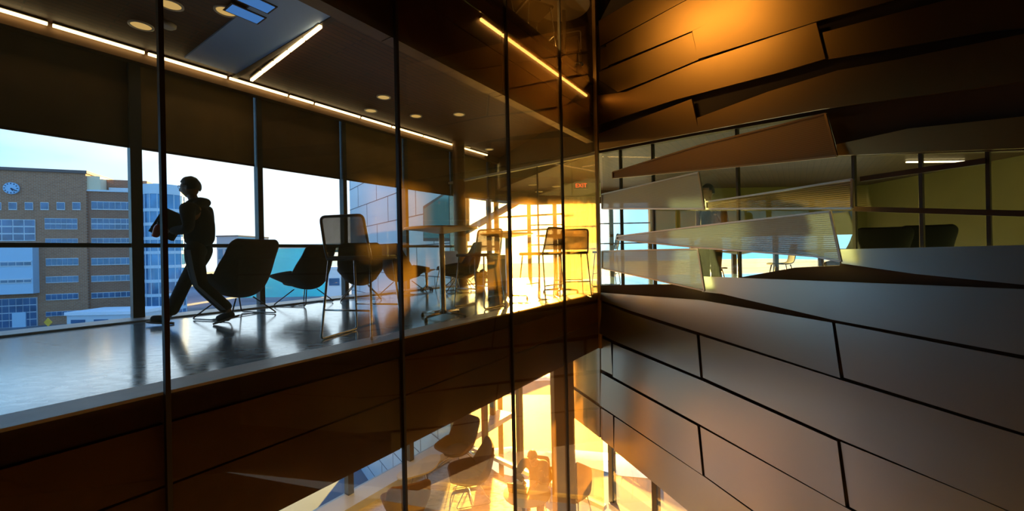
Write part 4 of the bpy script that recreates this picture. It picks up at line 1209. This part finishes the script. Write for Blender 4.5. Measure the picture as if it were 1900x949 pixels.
# brick building with clock ---------------------------------------
F0 = Vector((-85.6, 68, 0)); FD = Vector((16.1, 6.8, 0)).normalized(); FN = Vector((FD.y, -FD.x, 0))   # FN faces the viewer
bb = empty('brick_building', (F0.x, F0.y, GZ), math.atan2(FD.y, FD.x))
def FB(px, py, off=0.0):
    p = on_plane(px, py, F0 + FN * off, FN); q_ = p - F0
    return q_.dot(FD), p.z - GZ
def fbox(name, x0, z0, x1, z1, d0, d1, m, parent=None):
    """box on the facade: d is how far it stands out"""
    bm = NB(); box(bm, (min(x0, x1), -d1, min(z0, z1)), (max(x0, x1), -d0, max(z0, z1)))
    return bm_obj(name, bm, m, parent or bb)
xs, zt_ = FB(159, 323)
xe, z2 = FB(266, 338)
top = FB(100, 320)[1]
fbox('clock_block', -20, 0, xs, top, -14, .0, M['brick'])
fbox('roof_edge', -20.3, top, xs + .3, top + .5, -14, .35, M['roof'])
xw, zw = FB(241, 357)
fbox('office_block', xs, 0, xe, zw, -14, -.4, M['brick_dk'])
fbox('roof_edge', xs, zw, xe, zw + .3, -14, -.2, M['win_frame'])
xa, za = FB(163, 326); xb, zb_ = FB(243, 332)
fbox('penthouse', xs + .2, zw + .3, xe - .3, top - .5, -12, -2.5, M['brick_dk'])
fbox('penthouse_end', xs, zw, xs + 1.8, top - .3, -6, -.35, M['cream'])
fbox('louvre', xs + 2.2, zw + .4, xs + 6.2, top - 2.0, -2.5, -2.3, M['win_frame'])
def fwin(px0, py0, px1, py1, ncol, nrow=1, off=.0):
    x0, z0 = FB(px0, py1); x1, z1 = FB(px1, py0)
    w_ = fbox('window', x0, z0, x1, z1, off, off + .12, M['win_frame'])
    bm = NB()
    for i in range(ncol):
        for j in range(nrow):
            a = x0 + (x1 - x0) * (i + .06) / ncol; b = x0 + (x1 - x0) * (i + .94) / ncol
            c = z0 + (z1 - z0) * (j + .12) / nrow; d = z0 + (z1 - z0) * (j + .92) / nrow
            box(bm, (a, -off - .17, c), (b, -off - .12, d))
    bm_obj('panes', bm, M['win_glass'], w_)
for x in (-12, 17, 47, 76, 106, 135):
    fwin(x, 376, x + 15, 390, 1)
fwin(84, 406, 144, 426, 6, 2)
for (y0, y1) in ((479, 494), (512, 526), (544, 558), (576, 588)):
    fwin(86, y0, 146, y1, 6)
fwin(85, 443, 145, 452, 6)
for (y0, y1, nr) in ((375, 389, 1), (406, 426, 2), (442, 452, 1), (478, 493, 1), (510, 524, 1), (541, 555, 1), (571, 578, 1)):
    fwin(168, y0, 244, y1, 7, nr, -.4)
# pale metal bay and glazed entrance at the left
x0, z0 = FB(-60, 549); x1, z1 = FB(72, 452)
fbox('metal_bay', x0, z0, x1, z1, .0, 1.6, M['blue_metal'])
for (y0, y1) in ((484, 497), (516, 529)):
    a, c = FB(-60, y1); b, d = FB(71, y0)
    w_ = fbox('window', a, c, b, d, 1.6, 1.68, M['win_frame'])
    bm = NB()
    for i in range(9):
        box(bm, (a + (b - a) * (i + .08) / 9, -1.74, c + .2), (a + (b - a) * (i + .92) / 9, -1.68, d - .2))
    bm_obj('panes', bm, M['win_glass'], w_)
fwin(-60, 408, 66, 448, 6, 3, .02)
x0, z0 = FB(-60, 604); x1, z1 = FB(70, 552)
w_ = fbox('entrance', x0, 0, x1, z1, .0, .3, M['win_frame'])
bm = NB()
for i in range(10):
    for j in range(4):
        box(bm, (x0 + (x1 - x0) * (i + .06) / 10, -.36, z1 * (j + .06) / 4), (x0 + (x1 - x0) * (i + .94) / 10, -.3, z1 * (j + .94) / 4))
bm_obj('panes', bm, M['win_glass'], w_)
dx0, dz1 = FB(27, 580); dx1, _ = FB(52, 580)
fbox('door', dx0, 0, dx1, dz1, .3, .6, M['blue_metal'])
# clock
cx_, cz_ = FB(23, 350)
ck_ = empty('clock'); ck_.parent = bb; ck_.location = (cx_, -.05, cz_)
rc = abs(FB(38, 350)[0] - cx_)
bm = NB(); lathe(bm, [(0, 0), (rc, 0), (rc, .25), (rc * .9, .28), (0, .28)], 40); o = bm_obj('dial', bm, M['clock_face'], ck_); o.rotation_euler = (math.pi / 2, 0, 0)
bm = NB()
for k in range(12):
    a = k * math.pi / 6
    q0, q1 = Vector((math.sin(a), 0, math.cos(a))) * rc * .70, Vector((math.sin(a), 0, math.cos(a))) * rc * .90
    bar3(bm, q0 + V3(0, -.30, 0), q1 + V3(0, -.30, 0), .14, .05, up=V3(0, 1, 0))
bm_obj('hour_marks', bm, M['clock_dark'], ck_)
for (a, L_, nm) in ((R(150), .5, 'hour_hand'), (R(125), .75, 'minute_hand')):
    bm = NB(); bar3(bm, V3(0, -.33, 0), V3(math.sin(a) * rc * L_, -.33, math.cos(a) * rc * L_), .16, .05, up=V3(0, 1, 0)); bm_obj(nm, bm, M['clock_dark'], ck_)
tag(bb, 'large brick building with a round blue clock and rows of strip windows', 'building')
# glass stair tower
tc_ = at_y(306, 457, 76.5)
tw = empty('glass_tower', (tc_.x, tc_.y, GZ))
hT = at_y(306, 346, 76.5).z - GZ; rT = 3.0
bm = NB(); lathe(bm, [(0, 0), (rT, 0), (rT, hT - 1.8), (0, hT - 1.8)], 32); bm_obj('glass_drum', bm, M['tower_glass'], tw)
bm = NB(); lathe(bm, [(0, hT - 1.8), (rT + .1, hT - 1.8), (rT + .1, hT), (0, hT)], 32); bm_obj('parapet', bm, M['tower_band'], tw)
for k in range(8):
    z = 1.6 + k * (hT - 4) / 8
    bm = NB(); lathe(bm, [(rT + .02, z), (rT + .1, z), (rT + .1, z + .55), (rT + .02, z + .55)], 32); bm_obj('band', bm, M['tower_band'], tw)
for k in range(16):
    a = 2 * math.pi * k / 16
    bm = NB(); bar3(bm, V3(math.cos(a) * (rT + .03), math.sin(a) * (rT + .03), 0), V3(math.cos(a) * (rT + .03), math.sin(a) * (rT + .03), hT - 1.8), .1, .1); bm_obj('rib', bm, M['tower_band'], tw)
tag(tw, 'round glass stair tower with pale bands at the end of the brick building', 'tower')
# cyan wrapped block
def far_block(name, px0, py0, px1, Y, m, depth, label, cat, roofm=None, win=0):
    a = at_y(px0, py0, Y); b = at_y(px1, py0, Y); h = a.z - GZ
    r = empty(name, ((a.x + b.x) / 2, Y, GZ)); hw = (b.x - a.x) / 2
    bm = NB(); box(bm, (-hw, 0, 0), (hw, depth, h)); bm_obj('walls', bm, m, r)
    bm = NB(); box(bm, (-hw - .2, -.2, h), (hw + .2, depth, h + .5)); bm_obj('roof_edge', bm, roofm or M['roof'], r)
    for i in range(win):
        x = -hw + 2 * hw * (i + .5) / win
        bm = NB(); box(bm, (x - hw / win * .6, -.1, h * .55), (x + hw / win * .6, 0, h * .75)); bm_obj('window', bm, M['win_glass'], r)
    tag(r, label, cat)
    return r
far_block('wrapped_building', 440, 467, 603, 112, M['cyan'], 12, 'long block wrapped in bright cyan sheeting beyond the lounge chairs', 'building', M['cyan'])
far_block('far_block', 402, 440, 442, 160, M['far_grey'], 20, 'tall grey block behind the walking person, left of the cyan wrap', 'building', None, 3)
far_block('far_block', 440, 458, 640, 190, M['far_grey'], 20, 'long low grey block on the skyline over the cyan wrap', 'building', M['snow'], 12)
far_block('low_shed', 124, 586, 252, 62, M['win_frame'], 6, 'low white shed at the foot of the brick building', 'shed', M['snow'], 3)
far_block('low_shed', 604, 500, 636, 90, M['snow'], 8, 'small white shed just right of the cyan wrapped block', 'shed', M['snow'], 1)
# metal clad wing of this building
W0 = Vector((-1.75, 12.2, 0)); WDv = Vector((-.583, .813, 0)).normalized(); WN = Vector((-WDv.y, WDv.x, 0))
if WN.y > 0: WN = -WN
wg = empty('metal_wing', W0 + V3(0, 0, GZ), math.atan2(WDv.y, WDv.x))
sgn = 1 if Vector((-WDv.y, WDv.x, 0)).dot(WN) > 0 else -1
LW = 11.6
bm = NB(); box(bm, (0, -sgn * .5, 0), (LW, 0, 17)); bm_obj('walls', bm, M['wing'], wg)
bm = NB()
k = 0
for z in [0.6 + 1.05 * i for i in range(16)]:
    box(bm, (0, sgn * .002 - .004, z), (LW, sgn * .002 + .004, z + .035))
    for j in range(4):
        x = (1.3 + 2.9 * j + (1.45 if k % 2 else 0))
        if x < LW: box(bm, (x, sgn * .002 - .004, z), (x + .03, sgn * .002 + .004, z + 1.05))
    k += 1
bm_obj('seams', bm, M['wing_seam'], wg)
def WB(px, py):
    p = on_plane(px, py, W0, WN); q_ = p - W0
    return q_.dot(WDv), p.z - GZ
for nm, grow, dd, m in (('window_frame', .10, .03, M['mullion']), ('window_pane', 0, .05, M['teal'])):
    pts = [WB(*p) for p in ((789, 388), (834, 358), (868, 350), (868, 442), (789, 442))]
    cx_ = sum(p[0] for p in pts) / 5; cz_ = sum(p[1] for p in pts) / 5
    pp = [Vector((p[0] + grow * (1 if p[0] > cx_ else -1), 0, p[1] + grow * (1 if p[1] > cz_ else -1))) for p in pts]
    bm = NB(); slab3(bm, pp, V3(0, sgn * dd, 0)); bm_obj(nm, bm, m, wg)
tag(wg, 'pale metal-clad wing with long panel seams and a slanted teal window outside', 'building')
# braces in the sun outside the far corner
bc = empty('steel_brace')
a, b = at_y(890, 415, 13.2), at_y(1000, 352, 13.6)
bm = NB(); bar3(bm, a + (a - b) * .3, b + (b - a) * .2, .22, .22); bm_obj('diagonal', bm, M['column'], bc)
a = at_y(922, 450, 13.4); bm = NB(); bar3(bm, V3(a.x, a.y, GZ), V3(a.x, a.y, 2.9), .16, .16); bm_obj('post', bm, M['column'], bc)
for y_ in (405, 432):
    a, b = at_y(905, y_, 13.35), at_y(1045, y_ - 8, 13.9); bm = NB(); bar3(bm, a, b, .05, .06); bm_obj('rail', bm, M['column'], bc)
tag(bc, 'steel diagonal brace and rails standing in the sun glare outside the far windows', 'brace')
# car and sign far below
cr_ = empty('car', (at_y(128, 600, 58).x, 58, GZ), .1)
bm = NB(); box(bm, (-2.1, -.9, .35), (2.1, .9, .95), bev=.15); bm_obj('body', bm, M['car'], cr_, True)
bm = NB(); box(bm, (-1.2, -.8, .9), (1.0, .8, 1.5), bev=.22); bm_obj('cabin', bm, M['win_glass'], cr_, True)
for sx in (-1.3, 1.3):
    for sy in (-.92, .92):
        bm = NB(); lathe(bm, [(0, -.1), (.34, -.1), (.34, .1), (0, .1)], 20); w_ = bm_obj('wheel', bm, M['black'], cr_); w_.rotation_euler = (math.pi / 2, 0, 0); w_.location = (sx, sy, .34)
tag(cr_, 'white car parked at the foot of the brick building', 'car')
sg = empty('road_sign', (at_y(91, 601, 56).x, 56, GZ))
bm = NB(); tube(bm, [(0, 0, 0), (0, 0, 2.6)], .06); bm_obj('pole', bm, M['steel_dark'], sg)
bm = NB(); slab3(bm, [V3(-.6, -.08, 2.6), V3(0, -.08, 2.0), V3(.6, -.08, 2.6), V3(0, -.08, 3.2)], V3(0, -.04, 0)); bm_obj('plate', bm, M['sign_yellow'], sg)
tag(sg, 'yellow diamond road sign in front of the brick building', 'sign')

# ================================================================== LIGHT
SUN_AZ = math.atan2(12, 760.0)
SUN_EL = R(6.4)
sdir = Vector((math.sin(SUN_AZ) * math.cos(SUN_EL), math.cos(SUN_AZ) * math.cos(SUN_EL), math.sin(SUN_EL)))   # towards the sun
sl = bpy.data.lights.new('sun', 'SUN'); sl.energy = 78; sl.angle = R(1.2); sl.color = (1.0, 0.56, 0.13)
so = bpy.data.objects.new('sun', sl); C.objects.link(so)
so.rotation_euler = (-sdir).to_track_quat('-Z', 'Y').to_euler()
w = bpy.data.worlds.new('world'); S.world = w
nt, nd, lk = nodes(w)
out = nd.new('ShaderNodeOutputWorld'); bg = nd.new('ShaderNodeBackground'); lk.new(bg.outputs[0], out.inputs[0])
tc = nd.new('ShaderNodeTexCoord')
vd = nd.new('ShaderNodeVectorMath'); vd.operation = 'DOT_PRODUCT'; vd.inputs[1].default_value = sdir
nrm = nd.new('ShaderNodeVectorMath'); nrm.operation = 'NORMALIZE'
lk.new(tc.outputs['Generated'], nrm.inputs[0]); lk.new(nrm.outputs[0], vd.inputs[0])
sep = nd.new('ShaderNodeSeparateXYZ'); lk.new(nrm.outputs[0], sep.inputs[0])
base = nd.new('ShaderNodeValToRGB')   # by height
base.color_ramp.elements[0].position = 0.0; base.color_ramp.elements[0].color = (0.26, 0.62, 0.92, 1)
base.color_ramp.elements[1].position = 0.5; base.color_ramp.elements[1].color = (0.06, 0.24, 0.58, 1)
lk.new(sep.outputs['Z'], base.inputs[0])
# clouds
mpw = nd.new('ShaderNodeMapping'); mpw.inputs['Scale'].default_value = (1.6, 1.6, 5.0); mpw.inputs['Location'].default_value = (.3, .1, 0)
lk.new(nrm.outputs[0], mpw.inputs[0])
cn = nd.new('ShaderNodeTexNoise'); cn.inputs['Scale'].default_value = 2.2; cn.inputs['Detail'].default_value = 7; lk.new(mpw.outputs[0], cn.inputs['Vector'])
cr = nd.new('ShaderNodeValToRGB'); cr.color_ramp.elements[0].position = .42; cr.color_ramp.elements[1].position = .62
lk.new(cn.outputs['Fac'], cr.inputs[0])
# cloud amount grows towards the sun
prox = nd.new('ShaderNodeMapRange'); prox.inputs['From Min'].default_value = .90; prox.inputs['From Max'].default_value = .985; prox.clamp = True
bank = nd.new('ShaderNodeVectorMath'); bank.operation = 'DOT_PRODUCT'; bank.inputs[1].default_value = Vector((-.47, .87, .10)).normalized()   # the bright cloud bank left of the sun
lk.new(nrm.outputs[0], bank.inputs[0]); lk.new(bank.outputs['Value'], prox.inputs['Value'])
add = nd.new('ShaderNodeMath'); add.operation = 'MULTIPLY_ADD'; add.inputs[1].default_value = .30; add.use_clamp = True
lk.new(cr.outputs[0], add.inputs[0]); lk.new(prox.outputs[0], add.inputs[2])
mixc = nd.new('ShaderNodeMix'); mixc.data_type = 'RGBA'
lk.new(add.outputs[0], mixc.inputs['Factor']); lk.new(base.outputs[0], mixc.inputs['A']); mixc.inputs['B'].default_value = (0.74, 0.78, 0.84, 1)
# glow around the sun
glo = nd.new('ShaderNodeMapRange'); glo.inputs['From Min'].default_value = .955; glo.inputs['From Max'].default_value = 1.0; glo.clamp = True
lk.new(vd.outputs['Value'], glo.inputs['Value'])
pw = nd.new('ShaderNodeMath'); pw.operation = 'POWER'; pw.inputs[1].default_value = 4.0; lk.new(glo.outputs[0], pw.inputs[0])
gm = nd.new('ShaderNodeMix'); gm.data_type = 'RGBA'; gm.blend_type = 'ADD'
gm.inputs['B'].default_value = (14.0, 9.5, 3.6, 1)
lk.new(pw.outputs[0], gm.inputs['Factor']); lk.new(mixc.outputs['Result'], gm.inputs['A'])
lk.new(gm.outputs['Result'], bg.inputs[0]); bg.inputs[1].default_value = 2.1

def area(name, loc, target, sx, sy, power, color):
    l = bpy.data.lights.new(name, 'AREA'); l.shape = 'RECTANGLE'; l.size = sx; l.size_y = sy; l.energy = power; l.color = color
    o = bpy.data.objects.new(name, l); C.objects.link(o); o.location = loc
    o.rotation_euler = (Vector(target) - Vector(loc)).to_track_quat('-Z', 'Y').to_euler()
    return o
def spot(name, loc, target, power, color, ang=60, blend=.8, rad=.08):
    l = bpy.data.lights.new(name, 'SPOT'); l.energy = power; l.color = color; l.spot_size = R(ang); l.spot_blend = blend; l.shadow_soft_size = rad
    o = bpy.data.objects.new(name, l); C.objects.link(o); o.location = loc
    o.rotation_euler = (Vector(target) - Vector(loc)).to_track_quat('-Z', 'Y').to_euler()
    return o
# unseen warm light added to put a gold highlight on the upper cladding
area('upper_fill', (-.9, 5.2, 5.1), (2.3, 6.3, 3.5), 1.4, .5, 9, (1.0, .58, .15)).data.spread = R(55)
area('upper_ceiling_lamp', (.2, 7.6, 7.3), (.2, 7.6, 0), 1.5, .6, 18, (1.0, .6, .2))
spot('atrium_fill', (-.6, 3.4, 7.2), (2.2, 6.6, 4.6), 60, (1.0, .46, .10), 50)  # unseen spot added to warm the upper cladding
# fill light added under the slab to brighten the lower floor
pl_ = P(3.6, 2.4, -1.06)
area('lower_fill', pl_, pl_ - Vector((0, 0, 1)), 2.5, 1.2, 60, (1.0, .60, .14))
# ceiling lamps of the right lounge
area('lounge_lamp', (5.5, 9.5, FARCEIL - .05), (5.5, 9.5, 0), 3, 1.5, 7, (1.0, .72, .25))

# ================================================================== CAMERA
cam = bpy.data.cameras.new('camera'); co = bpy.data.objects.new('camera', cam); C.objects.link(co)
cam.sensor_fit = 'HORIZONTAL'; cam.sensor_width = 36; cam.lens = 36 * F / 1900
cam.shift_y = -4.5 / 1900
cam.clip_start = .05; cam.clip_end = 900
rr = math.atan(.02)
Rt = Vector((math.cos(rr), 0, -math.sin(rr))); Up = Vector((math.sin(rr), 0, math.cos(rr))); Bk = Vector((0, -1, 0))
mt = Matrix(((Rt.x, Up.x, Bk.x, 0), (Rt.y, Up.y, Bk.y, 0), (Rt.z, Up.z, Bk.z, EYE), (0, 0, 0, 1)))
co.matrix_world = mt
S.camera = co
S.view_settings.view_transform = 'Standard'; S.view_settings.look = 'None'; S.view_settings.gamma = 1; S.view_settings.use_curve_mapping = False
S.view_settings.exposure = 0.25
cy = S.cycles
cy.use_denoising = True
try: cy.denoiser = 'OPENIMAGEDENOISE'
except Exception: pass
cy.max_bounces = 10; cy.diffuse_bounces = 4; cy.glossy_bounces = 5; cy.transmission_bounces = 4; cy.transparent_max_bounces = 24
cy.caustics_reflective = False; cy.caustics_refractive = False
cy.sample_clamp_indirect = 6.0
